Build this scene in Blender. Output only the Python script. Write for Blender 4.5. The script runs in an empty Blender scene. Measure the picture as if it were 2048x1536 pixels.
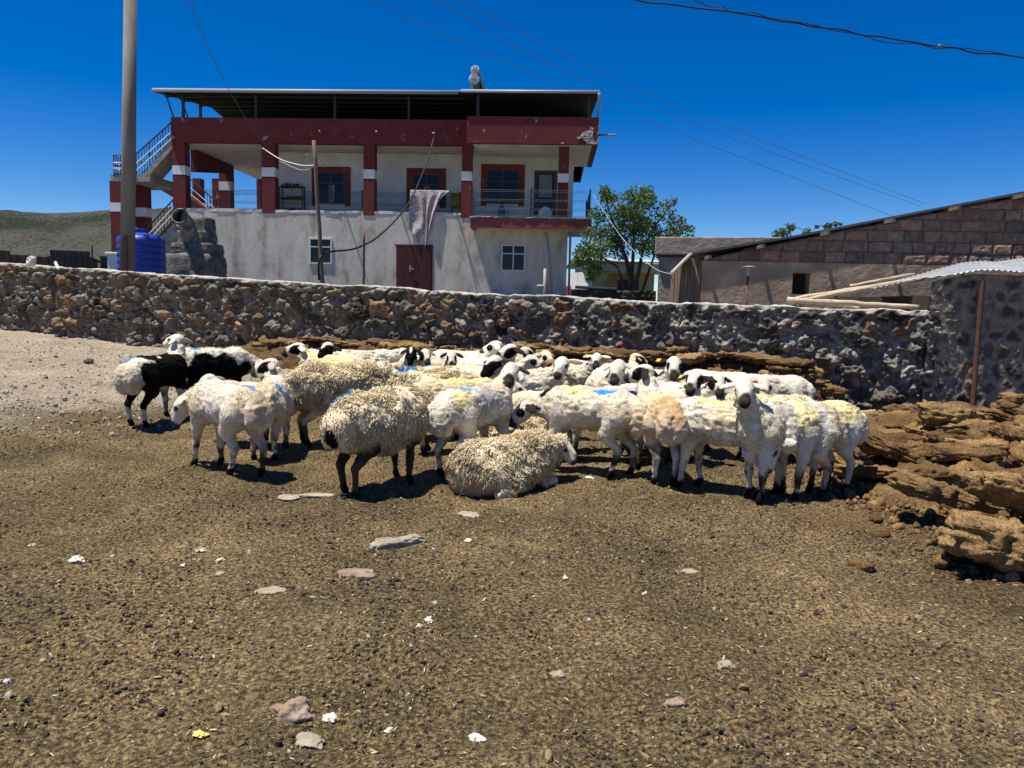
import bpy, bmesh, math, random
import numpy as np
from mathutils import Matrix, Vector
R = math.radians
C = bpy.context.scene.collection
sc = bpy.context.scene

# ---------------------------------------------------------------- camera
CAMZ, PITCH, ROLL, FPX = 1.4, 6.0, 1.3, 1500.0        # focal length in pixels of a 2048 px wide picture
cd = bpy.data.cameras.new('camera'); cam = bpy.data.objects.new('camera', cd); C.objects.link(cam)
cd.sensor_width = 36; cd.lens = 36*FPX/2048; cd.clip_start = 0.05; cd.clip_end = 6000
CM = Matrix.Rotation(R(90-PITCH), 3, 'X') @ Matrix.Rotation(R(ROLL), 3, 'Z')
cam.matrix_world = Matrix.Translation((0, 0, CAMZ)) @ CM.to_4x4()
sc.camera = cam
# ---------------------------------------------------------------- sky and sun
LDIR = Vector((0.31, 0.082, -1.0)).normalized()        # the way the sunlight travels
w = bpy.data.worlds.new('World'); sc.world = w; w.use_nodes = True
nt = w.node_tree; nt.nodes.clear()
sky = nt.nodes.new('ShaderNodeTexSky'); sky.sky_type = 'NISHITA'; sky.sun_disc = False
sky.sun_elevation = math.asin(-LDIR.z); sky.sun_rotation = math.atan2(-LDIR.x, -LDIR.y)
sky.altitude = 2600; sky.air_density = 1.0; sky.dust_density = 0.0; sky.ozone_density = 2.0
hs = nt.nodes.new('ShaderNodeHueSaturation'); hs.inputs['Saturation'].default_value = 1.52; hs.inputs['Hue'].default_value = 0.513
bg = nt.nodes.new('ShaderNodeBackground'); bg.inputs['Strength'].default_value = 0.084
wo = nt.nodes.new('ShaderNodeOutputWorld')
nt.links.new(sky.outputs[0], hs.inputs['Color']); nt.links.new(hs.outputs[0], bg.inputs[0]); nt.links.new(bg.outputs[0], wo.inputs[0])
sd = bpy.data.lights.new('sun', 'SUN'); sd.energy = 5.0; sd.angle = R(0.53); sd.color = (1, 0.945, 0.85)
sun = bpy.data.objects.new('sun', sd); C.objects.link(sun)
sun.rotation_euler = LDIR.to_track_quat('-Z', 'Y').to_euler(); sun.location = (-20, -10, 60)
sc.view_settings.view_transform = 'Standard'; sc.view_settings.look = 'None'
sc.view_settings.exposure = 0.55; sc.view_settings.gamma = 1.0
sc.cycles.max_bounces = 5; sc.cycles.diffuse_bounces = 2; sc.cycles.glossy_bounces = 2; sc.cycles.transparent_max_bounces = 6

# ---------------------------------------------------------------- picture <-> place helpers
def ray(px, py):
    return CM @ Vector(((px-1024)/FPX, (768-py)/FPX, -1))
def at(px, py, D):                                     # point at depth D (metres along +Y)
    d = ray(px, py); return Vector((0, 0, CAMZ)) + d*(D/d.y)
def inv_project(P):
    q = CM.transposed() @ (Vector(P)-Vector((0, 0, CAMZ)))
    return 1024+FPX*q.x/-q.z, 768-FPX*q.y/-q.z

# ---------------------------------------------------------------- noise and mesh helpers
def _h(ix, iy, iz, s):
    n = (ix.astype(np.int64)*374761393 + iy.astype(np.int64)*668265263 + iz.astype(np.int64)*2147483647 + s*974711) & 0xFFFFFFFF
    n = ((n ^ (n >> 13))*1274126177) & 0xFFFFFFFF
    n = ((n ^ (n >> 16))*2246822519) & 0xFFFFFFFF
    return ((n ^ (n >> 15)) & 0xFFFFFF)/float(0xFFFFFF)
def vn(p, seed=0):                                     # value noise, -1..1
    p = np.asarray(p, float); i = np.floor(p); f = p-i; f = f*f*(3-2*f); i = i.astype(np.int64)
    x, y, z = i[..., 0], i[..., 1], i[..., 2]; fx, fy, fz = f[..., 0], f[..., 1], f[..., 2]
    def L(a, b, t): return a+(b-a)*t
    a = L(L(_h(x, y, z, seed), _h(x+1, y, z, seed), fx), L(_h(x, y+1, z, seed), _h(x+1, y+1, z, seed), fx), fy)
    b = L(L(_h(x, y, z+1, seed), _h(x+1, y, z+1, seed), fx), L(_h(x, y+1, z+1, seed), _h(x+1, y+1, z+1, seed), fx), fy)
    return L(a, b, fz)*2-1
def fbm(p, o=4, seed=0, g=0.5):
    p = np.asarray(p, float); r = 0; a = 1
    for k in range(o):
        r = r+a*vn(p*(2.03**k)+k*17.3, seed+k); a *= g
    return r
def sst(a, b, x):
    t = np.clip((np.asarray(x, float)-a)/(b-a), 0, 1); return t*t*(3-2*t)
def link(name, me, mats=None, parent=None):
    o = bpy.data.objects.new(name, me); C.objects.link(o)
    if mats is not None:
        for m in (mats if isinstance(mats, (list, tuple)) else [mats]): me.materials.append(m)
    if parent is not None: o.parent = parent
    return o
def mesh(name, V, F, mat=None, parent=None, col=None, smooth=True, mi=None):
    """V (n,3); F an (m,k) array or a list of such arrays / lists of index tuples."""
    me = bpy.data.meshes.new(name)
    V = np.asarray(V, np.float32)
    if isinstance(F, np.ndarray): F = [F]
    arrs = []
    for f in F:
        if isinstance(f, np.ndarray) and f.ndim == 2: arrs.append(f)
        else: arrs.append(np.asarray(f, np.int32).reshape(1, -1))
    loops = np.concatenate([a.ravel() for a in arrs]).astype(np.int32)
    tot = np.concatenate([np.full(len(a), a.shape[1], np.int32) for a in arrs])
    st = np.concatenate([[0], np.cumsum(tot)[:-1]]).astype(np.int32)
    me.vertices.add(len(V)); me.vertices.foreach_set('co', V.ravel())
    me.loops.add(len(loops)); me.loops.foreach_set('vertex_index', loops)
    me.polygons.add(len(tot)); me.polygons.foreach_set('loop_start', st); me.polygons.foreach_set('loop_total', tot)
    me.polygons.foreach_set('use_smooth', np.full(len(tot), smooth, bool))
    if mi is not None: me.polygons.foreach_set('material_index', np.asarray(mi, np.int32))
    me.update(calc_edges=True)
    if col is not None:
        c = np.ones((len(V), 4), np.float32); c[:, :3] = col
        at_ = me.color_attributes.new('Col', 'FLOAT_COLOR', 'POINT'); at_.data.foreach_set('color', c.ravel())
    return link(name, me, mat, parent)
def tag(o, label=None, cat=None, group=None, kind=None):
    if label: o['label'] = label
    if cat: o['category'] = cat
    if group: o['group'] = group
    if kind or label: o['kind'] = kind or 'thing'
    return o
def empty(name, loc=(0, 0, 0), rz=0, label=None, cat=None, group=None):
    o = bpy.data.objects.new(name, None); C.objects.link(o); o.empty_display_size = 0.2
    o.location = loc; o.rotation_euler = (0, 0, rz); return tag(o, label, cat, group)
class MB:                                              # collects pieces that become ONE mesh
    def __init__(s): s.V = []; s.F = []; s.c = []; s.n = 0
    def add(s, V, F, col=None):
        V = np.asarray(V, float); s.V.append(V)
        for f in F: s.F.append(np.asarray(f, np.int32)+s.n)
        s.c.append(np.tile(np.asarray(col if col is not None else (1, 1, 1), float), (len(V), 1)) if col is None or np.ndim(col) == 1 else np.asarray(col))
        s.n += len(V); return s
    def box(s, x0, x1, y0, y1, z0, z1, col=None, jit=0, rnd=None):
        V = np.array([(x, y, z) for z in (z0, z1) for y in (y0, y1) for x in (x0, x1)], float)
        if jit: V += (np.array([[rnd.uniform(-1, 1) for _ in range(3)] for _ in range(8)]))*jit
        return s.add(V, [(0, 2, 3, 1), (4, 5, 7, 6), (0, 1, 5, 4), (2, 6, 7, 3), (0, 4, 6, 2), (1, 3, 7, 5)], col)
    def prism(s, poly, y0, y1, col=None):              # polygon (x,z) extruded along y
        n = len(poly); V = [(x, y0, z) for x, z in poly]+[(x, y1, z) for x, z in poly]
        F = [tuple(range(n)), tuple(range(2*n-1, n-1, -1))]+[(i, i+n, (i+1) % n+n, (i+1) % n) for i in range(n)]
        return s.add(V, F, col)
    def tube(s, pts, r, k=8, col=None, caps=True):
        pts = [Vector(p) for p in pts]; n = len(pts); V = []
        rr = r if hasattr(r, '__len__') else [r]*n
        up = None
        for i, p in enumerate(pts):
            t = (pts[min(i+1, n-1)]-pts[max(i-1, 0)]).normalized()
            if up is None:
                up = Vector((0, 0, 1)) if abs(t.z) < 0.9 else Vector((1, 0, 0))
            a = t.cross(up).normalized(); b = a.cross(t).normalized(); up = b
            for j in range(k):
                g = 2*math.pi*j/k; V.append(p+a*(math.cos(g)*rr[i])+b*(math.sin(g)*rr[i]))
        F = [(i*k+j, i*k+(j+1) % k, (i+1)*k+(j+1) % k, (i+1)*k+j) for i in range(n-1) for j in range(k)]
        if caps: F += [tuple(range(k-1, -1, -1)), tuple(range((n-1)*k, n*k))]
        return s.add([tuple(v) for v in V], F, col)
    def lathe(s, prof, cx=0, cy=0, k=32, col=None):
        V = [(cx+r*math.cos(2*math.pi*j/k), cy+r*math.sin(2*math.pi*j/k), z) for r, z in prof for j in range(k)]
        n = len(prof)
        F = [(i*k+j, i*k+(j+1) % k, (i+1)*k+(j+1) % k, (i+1)*k+j) for i in range(n-1) for j in range(k)]
        F += [tuple(range(k-1, -1, -1)), tuple(range((n-1)*k, n*k))]
        return s.add(V, F, col)
    def build(s, name, mat, parent=None, smooth=False, usecol=False, bevel=0):
        V = np.concatenate(s.V); me = bpy.data.meshes.new(name)
        me.from_pydata(V.tolist(), [], [f.tolist() for f in s.F]); me.update()
        if smooth: me.polygons.foreach_set('use_smooth', np.ones(len(me.polygons), bool))
        if usecol:
            c = np.ones((len(V), 4), np.float32); c[:, :3] = np.concatenate(s.c)
            a = me.color_attributes.new('Col', 'FLOAT_COLOR', 'POINT'); a.data.foreach_set('color', c.ravel())
        o = link(name, me, mat, parent)
        if bevel:
            b = o.modifiers.new('bevel', 'BEVEL'); b.width = bevel; b.segments = 2; b.limit_method = 'ANGLE'
        return o
_ico = {}
def ico(n):
    if n not in _ico:
        bm = bmesh.new(); bmesh.ops.create_icosphere(bm, subdivisions=n, radius=1)
        _ico[n] = (np.array([v.co[:] for v in bm.verts]), np.array([[v.index for v in f.verts] for f in bm.faces], np.int32)); bm.free()
    return _ico[n]
def rock(seed, sx, sy, sz, rough=0.25, n=3, p=2.6):
    D, F = ico(n); r = (np.abs(D)**p).sum(1)**(-1/p)
    V = D*r[:, None]
    nz = fbm(D*1.6+seed*7.7, 4, seed)*rough
    V = V*(1+nz[:, None]); return V*np.array([sx, sy, sz]), F
def rotm(ax, ay, az):
    return np.array((Matrix.Rotation(az, 3, 'Z') @ Matrix.Rotation(ay, 3, 'Y') @ Matrix.Rotation(ax, 3, 'X')))

# ---------------------------------------------------------------- materials
def nodes_of(name):
    m = bpy.data.materials.new(name); m.use_nodes = True; t = m.node_tree
    return m, t, t.nodes['Principled BSDF'], t.nodes.new, t.links.new
def mat(name, c1, c2=None, scale=4.0, rough=0.85, bump=0.0, bscale=None, detail=6, stretch=(1, 1, 1), metal=0.0, usecol=False, c3=None, spec=0.3, lo=0.35, hi=0.65, bdist=0.02):
    m, t, b, N, L = nodes_of(name)
    b.inputs['Roughness'].default_value = rough; b.inputs['Metallic'].default_value = metal
    b.inputs['Specular IOR Level'].default_value = spec
    tc = N('ShaderNodeTexCoord'); mp = N('ShaderNodeMapping'); mp.inputs['Scale'].default_value = stretch
    L(tc.outputs['Object'], mp.inputs[0])
    src = None
    if c2 is not None:
        nz = N('ShaderNodeTexNoise'); nz.inputs['Scale'].default_value = scale; nz.inputs['Detail'].default_value = detail; nz.inputs['Roughness'].default_value = 0.62
        L(mp.outputs[0], nz.inputs['Vector'])
        cr = N('ShaderNodeValToRGB'); cr.color_ramp.elements[0].position = lo; cr.color_ramp.elements[1].position = hi
        cr.color_ramp.elements[0].color = (*c1, 1); cr.color_ramp.elements[1].color = (*c2, 1)
        if c3 is not None:
            e = cr.color_ramp.elements.new((lo+hi)/2); e.color = (*c3, 1)
        L(nz.outputs[0], cr.inputs[0]); src = cr.outputs[0]
    if usecol:
        a = N('ShaderNodeAttribute'); a.attribute_name = 'Col'
        if src is not None:
            mx = N('ShaderNodeMix'); mx.data_type = 'RGBA'; mx.blend_type = 'MULTIPLY'; mx.inputs[0].default_value = 1
            L(a.outputs['Color'], mx.inputs[6]); L(src, mx.inputs[7]); src = mx.outputs[2]
        else: src = a.outputs['Color']
    if src is not None: L(src, b.inputs['Base Color'])
    else: b.inputs['Base Color'].default_value = (*c1, 1)
    if bump:
        n2 = N('ShaderNodeTexNoise'); n2.inputs['Scale'].default_value = bscale or scale*4; n2.inputs['Detail'].default_value = 6; n2.inputs['Roughness'].default_value = 0.65
        L(mp.outputs[0], n2.inputs['Vector'])
        bp = N('ShaderNodeBump'); bp.inputs['Strength'].default_value = bump; bp.inputs['Distance'].default_value = bdist
        L(n2.outputs[0], bp.inputs['Height']); L(bp.outputs[0], b.inputs['Normal'])
    return m

# ---------------------------------------------------------------- terrain
WA = np.array([5.72, 10.4]); WB = np.array([-11.6, 17.0]); WE = (WB-WA)/np.linalg.norm(WB-WA); WN = np.array([WE[1]*-1, WE[0]])
WN = WN if WN[1] < 0 else -WN                          # the wall's face, towards the pen
def beyond(x, y):
    x = np.asarray(x, float); y = np.asarray(y, float)
    return np.where(x > WA[0]-.1, y-WA[1]-0.1, -((x-WA[0])*WN[0]+(y-WA[1])*WN[1]))
def gz(x, y):
    x = np.asarray(x, float); y = np.asarray(y, float)
    s = np.clip((-0.6*x+0.5*(y-8)-1.0)/10.5, 0, 1.4)
    pen = 0.63*s**1.2
    q = beyond(x, y)
    back = 1.0+0.035*np.clip(q-0.5, 0, 20)
    back = back-1.6*sst(60, 260, q)
    t = sst(0.05, 0.33, q)
    return pen*(1-t)+np.maximum(back, pen)*t
def gz1(x, y): return float(gz(np.array([x]), np.array([y]))[0])
def onground(px, py, lift=0):
    d = ray(px, py); t = 3.0
    for _ in range(40):
        P = Vector((0, 0, CAMZ))+d*t
        t += (P.z-gz1(P.x, P.y)-lift)/max(0.02, -d.z) * 0.7
    return Vector((0, 0, CAMZ))+d*t
def spaced(lo, a, b, hi, step, g=1.18):
    v = list(np.arange(a, b+step/2, step)); s = step
    while v[-1] < hi: s *= g; v.append(v[-1]+s)
    s = step
    while v[0] > lo: s *= g; v.insert(0, v[0]-s)
    return np.array(v)
xs = spaced(-1500, -13, 9, 1500, 0.06); ys = spaced(-60, 1.2, 19.5, 2500, 0.06)
X, Y = np.meshgrid(xs, ys); Z = gz(X, Y)
near = (1-sst(25, 60, np.hypot(X, Y)))
P3 = np.stack([X, Y, X*0], -1)
gravel = np.clip(sst(0.0, 2.5, (-X-3.7)+(Y-8)*0.45+0.7*vn(P3*1.1, 4)), 0, 1)*(beyond(X, Y) < 0.4)
redd = sst(1.9, 2.9, X-0.22*np.clip(Y-6.8, 0, 9)+0.5*vn(P3*1.6, 9))*sst(3.2, 4.6, Y)*(beyond(X, Y) < 0.4)
Z = Z+near*(0.028*fbm(P3*0.9, 3, 1)+0.022*fbm(P3*3.5, 3, 2)+0.016*fbm(P3*9, 3, 3))+gravel*0.02*fbm(P3*6, 3, 5)
ny_, nx_ = X.shape
idx = np.arange(ny_*nx_).reshape(ny_, nx_)
quads = np.stack([idx[:-1, :-1], idx[:-1, 1:], idx[1:, 1:], idx[1:, :-1]], -1).reshape(-1, 4)
def ground_mat():
    m, t, b, N, L = nodes_of('trampled_dung_soil')
    b.inputs['Roughness'].default_value = 0.95; b.inputs['Specular IOR Level'].default_value = 0.15
    tc = N('ShaderNodeTexCoord'); at_ = N('ShaderNodeAttribute'); at_.attribute_name = 'Col'
    sp = N('ShaderNodeSeparateColor'); L(at_.outputs['Color'], sp.inputs[0])
    def noise(s, d=6, r=0.6):
        n = N('ShaderNodeTexNoise'); n.inputs['Scale'].default_value = s; n.inputs['Detail'].default_value = d; n.inputs['Roughness'].default_value = r
        L(tc.outputs['Object'], n.inputs['Vector']); return n.outputs[0]
    def ramp(src, stops):
        c = N('ShaderNodeValToRGB'); e = c.color_ramp.elements
        e[0].position, e[0].color = stops[0][0], (*stops[0][1], 1); e[1].position, e[1].color = stops[-1][0], (*stops[-1][1], 1)
        for p, k in stops[1:-1]:
            q = e.new(p); q.color = (*k, 1)
        L(src, c.inputs[0]); return c.outputs[0]
    def mix(f, a, b_, bt='MIX'):
        x = N('ShaderNodeMix'); x.data_type = 'RGBA'; x.blend_type = bt
        if isinstance(f, float): x.inputs[0].default_value = f
        else: L(f, x.inputs[0])
        for s_, k in ((a, 6), (b_, 7)):
            if isinstance(s_, tuple): x.inputs[k].default_value = (*s_, 1)
            else: L(s_, x.inputs[k])
        return x.outputs[2]
    big = ramp(noise(0.9, 5), [(0.34, (0.16, 0.117, 0.061)), (0.5, (0.255, 0.188, 0.097)), (0.68, (0.41, 0.30, 0.153))])
    fine = ramp(noise(55, 4, 0.7), [(0.38, (0.22, 0.21, 0.20)), (0.52, (0.90, 0.90, 0.88)), (0.66, (2.2, 2.05, 1.65))])
    base = mix(1.0, big, fine, 'MULTIPLY')
    grav = mix(1.0, ramp(noise(1.3), [(0.3, (0.43, 0.35, 0.25)), (0.7, (0.62, 0.515, 0.38))]), ramp(noise(34, 5, 0.75), [(0.36, (0.35, 0.33, 0.31)), (0.5, (0.95, 0.95, 0.95)), (0.7, (1.5, 1.5, 1.5))]), 'MULTIPLY')
    redc = mix(1.0, ramp(noise(3), [(0.3, (0.13, 0.075, 0.036)), (0.7, (0.24, 0.145, 0.07))]), fine, 'MULTIPLY')
    c = mix(sp.outputs[1], base, redc); c = mix(sp.outputs[0], c, grav)
    c = mix(sp.outputs[2], c, mix(1.0, ramp(noise(0.4), [(0.3, (0.13, 0.115, 0.08)), (0.7, (0.20, 0.17, 0.12))]), fine, 'MULTIPLY'))
    L(c, b.inputs['Base Color'])
    bp = N('ShaderNodeBump'); bp.inputs['Strength'].default_value = 1.0; bp.inputs['Distance'].default_value = 0.035
    ad = N('ShaderNodeMath'); ad.operation = 'ADD'; L(noise(38, 6, 0.72), ad.inputs[0]); L(noise(110, 3, 0.7), ad.inputs[1])
    L(ad.outputs[0], bp.inputs['Height']); L(bp.outputs[0], b.inputs['Normal'])
    return m
gm = ground_mat()
backm = sst(0.2, 0.6, beyond(X, Y))
ground = mesh('ground', np.stack([X, Y, Z], -1).reshape(-1, 3), quads, gm, col=np.stack([gravel, redd, backm], -1).reshape(-1, 3))
tag(ground, kind='structure')
rng = np.random.default_rng(7)
def gpt(x, y):                                         # surface height, small bumps included
    x = np.asarray(x); y = np.asarray(y); p = np.stack([x, y, x*0], -1)
    g = np.clip(sst(0.5, 1.9, (-x-3.7)+(y-8)*0.45+0.7*vn(p*1.1, 4)), 0, 1)
    return gz(x, y)+0.028*fbm(p*0.9, 3, 1)+0.022*fbm(p*3.5, 3, 2)+0.016*fbm(p*9, 3, 3)+g*0.02*fbm(p*6, 3, 5)
def rots(n):                                           # n random rotation matrices
    q = rng.normal(size=(n, 4)); q /= np.linalg.norm(q, axis=1)[:, None]; a, b, c, d = q.T
    return np.stack([np.stack([1-2*(c*c+d*d), 2*(b*c-a*d), 2*(b*d+a*c)], -1), np.stack([2*(b*c+a*d), 1-2*(b*b+d*d), 2*(c*d-a*b)], -1), np.stack([2*(b*d-a*c), 2*(c*d+a*b), 1-2*(b*b+c*c)], -1)], 1)
def scatter(name, n, dlo, dhi, size, cols, mat_, flat=(1, 0.7, 0.6), thr=-2.0, sink=0.3, dp=1.0, ns=2.2, maxx=99, minx=-99):
    d = dlo+(dhi-dlo)*rng.random(n)**dp; x = (rng.random(n)*2-1)*(0.80*d+0.7); y = d
    k = fbm(np.stack([x*ns, y*ns, x*0], -1), 2, 31)+0.35*rng.normal(size=n) > thr
    k &= (beyond(x, y) < -0.1) & (x < maxx) & (x > minx)
    x, y = x[k], y[k]; n = len(x)
    V0, F0 = ico(1)
    s = size[0]*np.exp(rng.normal(size=n)*size[1]); S = s[:, None]*np.array(flat)*(0.8+0.4*rng.random((n, 3)))
    Rm = rots(n) if flat[2] > 0.3 else np.array([rotm(*(rng.normal(size=2)*0.25), rng.random()*6.28) for _ in range(n)])
    L = V0[None]*S[:, None, :]; Wv = np.einsum('nij,nkj->nki', Rm, L)
    base = np.stack([x, y, gpt(x, y)+S[:, 2]*(1-2*sink)], -1)
    V = (Wv+base[:, None, :]).reshape(-1, 3)
    F = (F0[None]+(np.arange(n)*len(V0))[:, None, None]).reshape(-1, 3)
    ci = rng.integers(0, len(cols), n); cc = np.array(cols)[ci]*(0.75+0.5*rng.random((n, 1)))
    o = mesh(name, V, F, mat_, col=np.repeat(cc, len(V0), 0), smooth=False); return tag(o, kind='stuff')
pm = mat('pellet', (0.7, 0.7, 0.7), (1.2, 1.2, 1.2), scale=60, rough=0.9, usecol=True)
o = scatter('dung_pellets', 74000, 1.9, 9.2, (0.0068, 0.36), [(0.055, 0.041, 0.029), (0.085, 0.062, 0.037), (0.125, 0.09, 0.05), (0.05, 0.038, 0.028), (0.20, 0.145, 0.075), (0.24, 0.172, 0.088)], pm, thr=-0.05)
tag(o, 'dark dry sheep droppings scattered over the trampled yard', 'droppings')
o = scatter('straw_bits', 34000, 1.9, 9.5, (0.0060, 0.45), [(0.42, 0.33, 0.15), (0.34, 0.26, 0.12), (0.50, 0.42, 0.24)], pm, flat=(1, 0.22, 0.10), sink=0.1, thr=-0.9)
tag(o, 'short yellow straw bits strewn over the yard', 'straw')
o = scatter('pebbles', 1900, 1.9, 9.5, (0.0065, 0.38), [(0.34, 0.30, 0.24), (0.27, 0.23, 0.18), (0.44, 0.40, 0.33), (0.30, 0.22, 0.15)], pm, flat=(1, 0.75, 0.5))
tag(o, 'pale pebbles scattered in the yard dirt', 'pebbles')
o = scatter('gravel_stones', 9000, 7.2, 15.0, (0.017, 0.4), [(0.40, 0.34, 0.265), (0.32, 0.27, 0.205), (0.46, 0.395, 0.31), (0.24, 0.20, 0.15)], pm, flat=(1, 0.75, 0.5), maxx=-3.6, thr=-0.6)
tag(o, 'pale gravel on the slope beside the stone wall', 'gravel')
# soil clods and lumps
o = scatter('soil_clods', 4500, 1.9, 7.0, (0.008, 0.36), [(0.10, 0.074, 0.042), (0.15, 0.11, 0.06), (0.20, 0.15, 0.08)], pm, flat=(1, 0.8, 0.55), thr=-0.2, sink=0.45)
tag(o, 'small crumbs of trampled soil in the yard', 'soil crumbs')

# ---------------------------------------------------------------- hill
hx = np.linspace(-900, -60, 150); hy = np.linspace(420, 1000, 70); HX, HY = np.meshgrid(hx, hy)
def crest(x):
    return np.interp(x, [-900, -560, -380, -320, -250, -200, -60], [64, 74, 87, 87, 66, 44, 8])
tt = sst(430, 720, HY)
HZ = crest(HX*720/np.maximum(HY, 500))*tt*(1+0.06*vn(np.stack([HX/90, HY/90, HX*0], -1), 3))+5*fbm(np.stack([HX/60, HY/60, HX*0], -1), 3, 8)*tt-4
idx = np.arange(HX.size).reshape(HX.shape)
def hill_mat():
    m, t, b, N, L = nodes_of('scrub_hillside'); b.inputs['Roughness'].default_value = 1; b.inputs['Specular IOR Level'].default_value = 0.05
    tc = N('ShaderNodeTexCoord')
    def nz(s, d): 
        n = N('ShaderNodeTexNoise'); n.inputs['Scale'].default_value = s; n.inputs['Detail'].default_value = d; n.inputs['Roughness'].default_value = 0.6; L(tc.outputs['Object'], n.inputs['Vector']); return n.outputs[0]
    r1 = N('ShaderNodeValToRGB'); r1.color_ramp.elements[0].color = (0.050, 0.050, 0.042, 1); r1.color_ramp.elements[1].color = (0.080, 0.075, 0.062, 1)
    L(nz(0.02, 4), r1.inputs[0])
    ad = N('ShaderNodeMath'); ad.operation = 'ADD'; L(nz(0.42, 4), ad.inputs[0])
    m2 = N('ShaderNodeMath'); m2.operation = 'MULTIPLY'; m2.inputs[1].default_value = 0.9; L(nz(0.012, 3), m2.inputs[0]); L(m2.outputs[0], ad.inputs[1])
    r2 = N('ShaderNodeValToRGB'); r2.color_ramp.elements[0].position = 0.90; r2.color_ramp.elements[1].position = 1.0
    L(ad.outputs[0], r2.inputs[0])
    mx = N('ShaderNodeMix'); mx.data_type = 'RGBA'; L(r2.outputs[0], mx.inputs[0]); L(r1.outputs[0], mx.inputs[6]); mx.inputs[7].default_value = (0.020, 0.028, 0.018, 1)
    L(mx.outputs[2], b.inputs['Base Color']); return m
hill = mesh('hill', np.stack([HX, HY, HZ], -1).reshape(-1, 3), np.stack([idx[:-1, :-1], idx[:-1, 1:], idx[1:, 1:], idx[1:, :-1]], -1).reshape(-1, 4), hill_mat())
tag(hill, kind='structure')

# ---------------------------------------------------------------- rubble stone faces
def rubble(U, Zc, seed, rowh, wlo, whi, pal, mortar, amp=(0.02, 0.12), gap=0.05, rough=0.02, mcover=0.25, warp=0.06, flatz=1.0, colj=0.25):
    """U, Zc grids (m). returns depth (towards the viewer) and colour of a rubble masonry face."""
    rs = np.random.default_rng(seed)
    u0, u1, z0, z1 = U.min(), U.max(), Zc.min(), Zc.max()
    seeds = []; z = z0
    while z < z1+rowh:
        u = u0-whi
        while u < u1+whi:
            wd = rs.uniform(wlo, whi); seeds.append((u+wd/2, z+rs.uniform(-.3, .3)*rowh, wd)); u += wd
        z += rowh*rs.uniform(0.85, 1.15)
    S = np.array(seeds); n = len(S); wgt = rs.uniform(.68, 1.45, n)
    p = np.stack([U, Zc, U*0], -1)
    uu = U+warp*fbm(p*6, 3, seed+1); zz = Zc+warp*fbm(p*6+40, 3, seed+2)
    shp = U.shape; uu = uu.ravel(); zz = zz.ravel()
    F1 = np.full(uu.size, 9.0); F2 = np.full(uu.size, 9.0); I = np.zeros(uu.size, int)
    for k in range(n):                                 # each seed only touches its neighbourhood
        su, sz, wd = S[k]
        m = np.nonzero((np.abs(uu-su) < 0.55) & (np.abs(zz-sz) < 0.45))[0] if True else None
        if not len(m): continue
        d = np.sqrt(((uu[m]-su)/(wd/0.26))**2+((zz[m]-sz)*1.15*flatz)**2)/wgt[k]
        a = d < F1[m]
        F2[m] = np.where(a, F1[m], np.minimum(F2[m], d)); I[m] = np.where(a, k, I[m]); F1[m] = np.where(a, d, F1[m])
    B = ((F2-F1)/2).reshape(shp); I = I.reshape(shp)
    am = rs.uniform(amp[0], amp[1], n); tx = rs.normal(size=n)*0.22; tz = rs.normal(size=n)*0.28+0.10
    cov = rs.random(n)
    du = U-S[I, 0]; dz = Zc-S[I, 1]
    prof = 1-np.exp(-np.clip(B-0.25*gap, 0, 1)/gap)
    fine = fbm(p*16, 5, seed+5, 0.68); mid = fbm(p*7, 3, seed+6)
    h = prof*(am[I]*1.0+np.clip(tx[I]*du+tz[I]*dz, -0.05, 0.05))+rough*0.8*fine*(0.5+0.6*prof)+rough*0.25*mid-rough*1.1*np.abs(fbm(p*np.array((10, 17, 1)), 3, seed+19, .6))*prof+rough*.35*np.floor(3*vn(p*np.array((7, 15, 1))+seed, seed+20))/3*prof
    h = h+0.010*np.abs(fbm(p*38, 2, seed+16))*prof; pal = np.array(pal)*np.array((1.02, .95, .80)); ci = rs.integers(0, len(pal), n); cs = pal[ci]*(1+colj*rs.normal(size=(n, 1)))
    c = np.clip(cs[I], 0.02, 0.6)*(1+0.30*fine+0.18*mid)[..., None]
    mort = np.clip(1-(B-0.2*gap)/(gap*0.45), 0, 1)
    sm = np.clip((fbm(p*5, 4, seed+8)+0.55*fbm(p*22, 2, seed+9))*1.6+(mcover-0.55)*2.2+(cov[I] < mcover)*0.9, 0, 1)   # mortar smeared across
    mort = np.maximum(mort, sm)
    mc = np.array(mortar)*(1+0.25*fine+0.15*fbm(p*40, 2, seed+12))[..., None]
    h = h+sm*(0.008+0.022*fbm(p*np.array((26, 40, 1)), 4, seed+14, .65))
    c = c*(1-mort[..., None])+mc*mort[..., None]
    return h, np.clip(c, 0.01, 0.9)
stone_mat = mat('rubble_stone', (0.8, 0.8, 0.8), (1.2, 1.2, 1.2), scale=30, rough=0.92, bump=0.5, bscale=70, usecol=True, bdist=0.012)
def wall_u(px, py):                                    # where a pixel ray meets the wall's vertical plane
    d = ray(px, py); o = np.array([0, 0]); den = d.x*WN[0]+d.y*WN[1]
    t = ((WA[0])*WN[0]+(WA[1])*WN[1])/den; x, y = d.x*t, d.y*t
    return (x-WA[0])*WE[0]+(y-WA[1])*WE[1], CAMZ+d.z*t
tops = sorted([wall_u(px, py) for px, py in ((1856, 622), (1800, 620), (1580, 613), (1310, 604), (1140, 594), (900, 583), (650, 569), (330, 549), (150, 536), (0, 527))])
tu = [t[0] for t in tops]; tz = [t[1] for t in tops]; tu.append(tu[-1]+6); tz.append(tz[-1]+0.3)
Us = np.arange(-0.12, tu[-1], 0.0135); nv = 108
Uc, Vv = np.meshgrid(Us, np.linspace(0, 1, nv))
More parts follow.
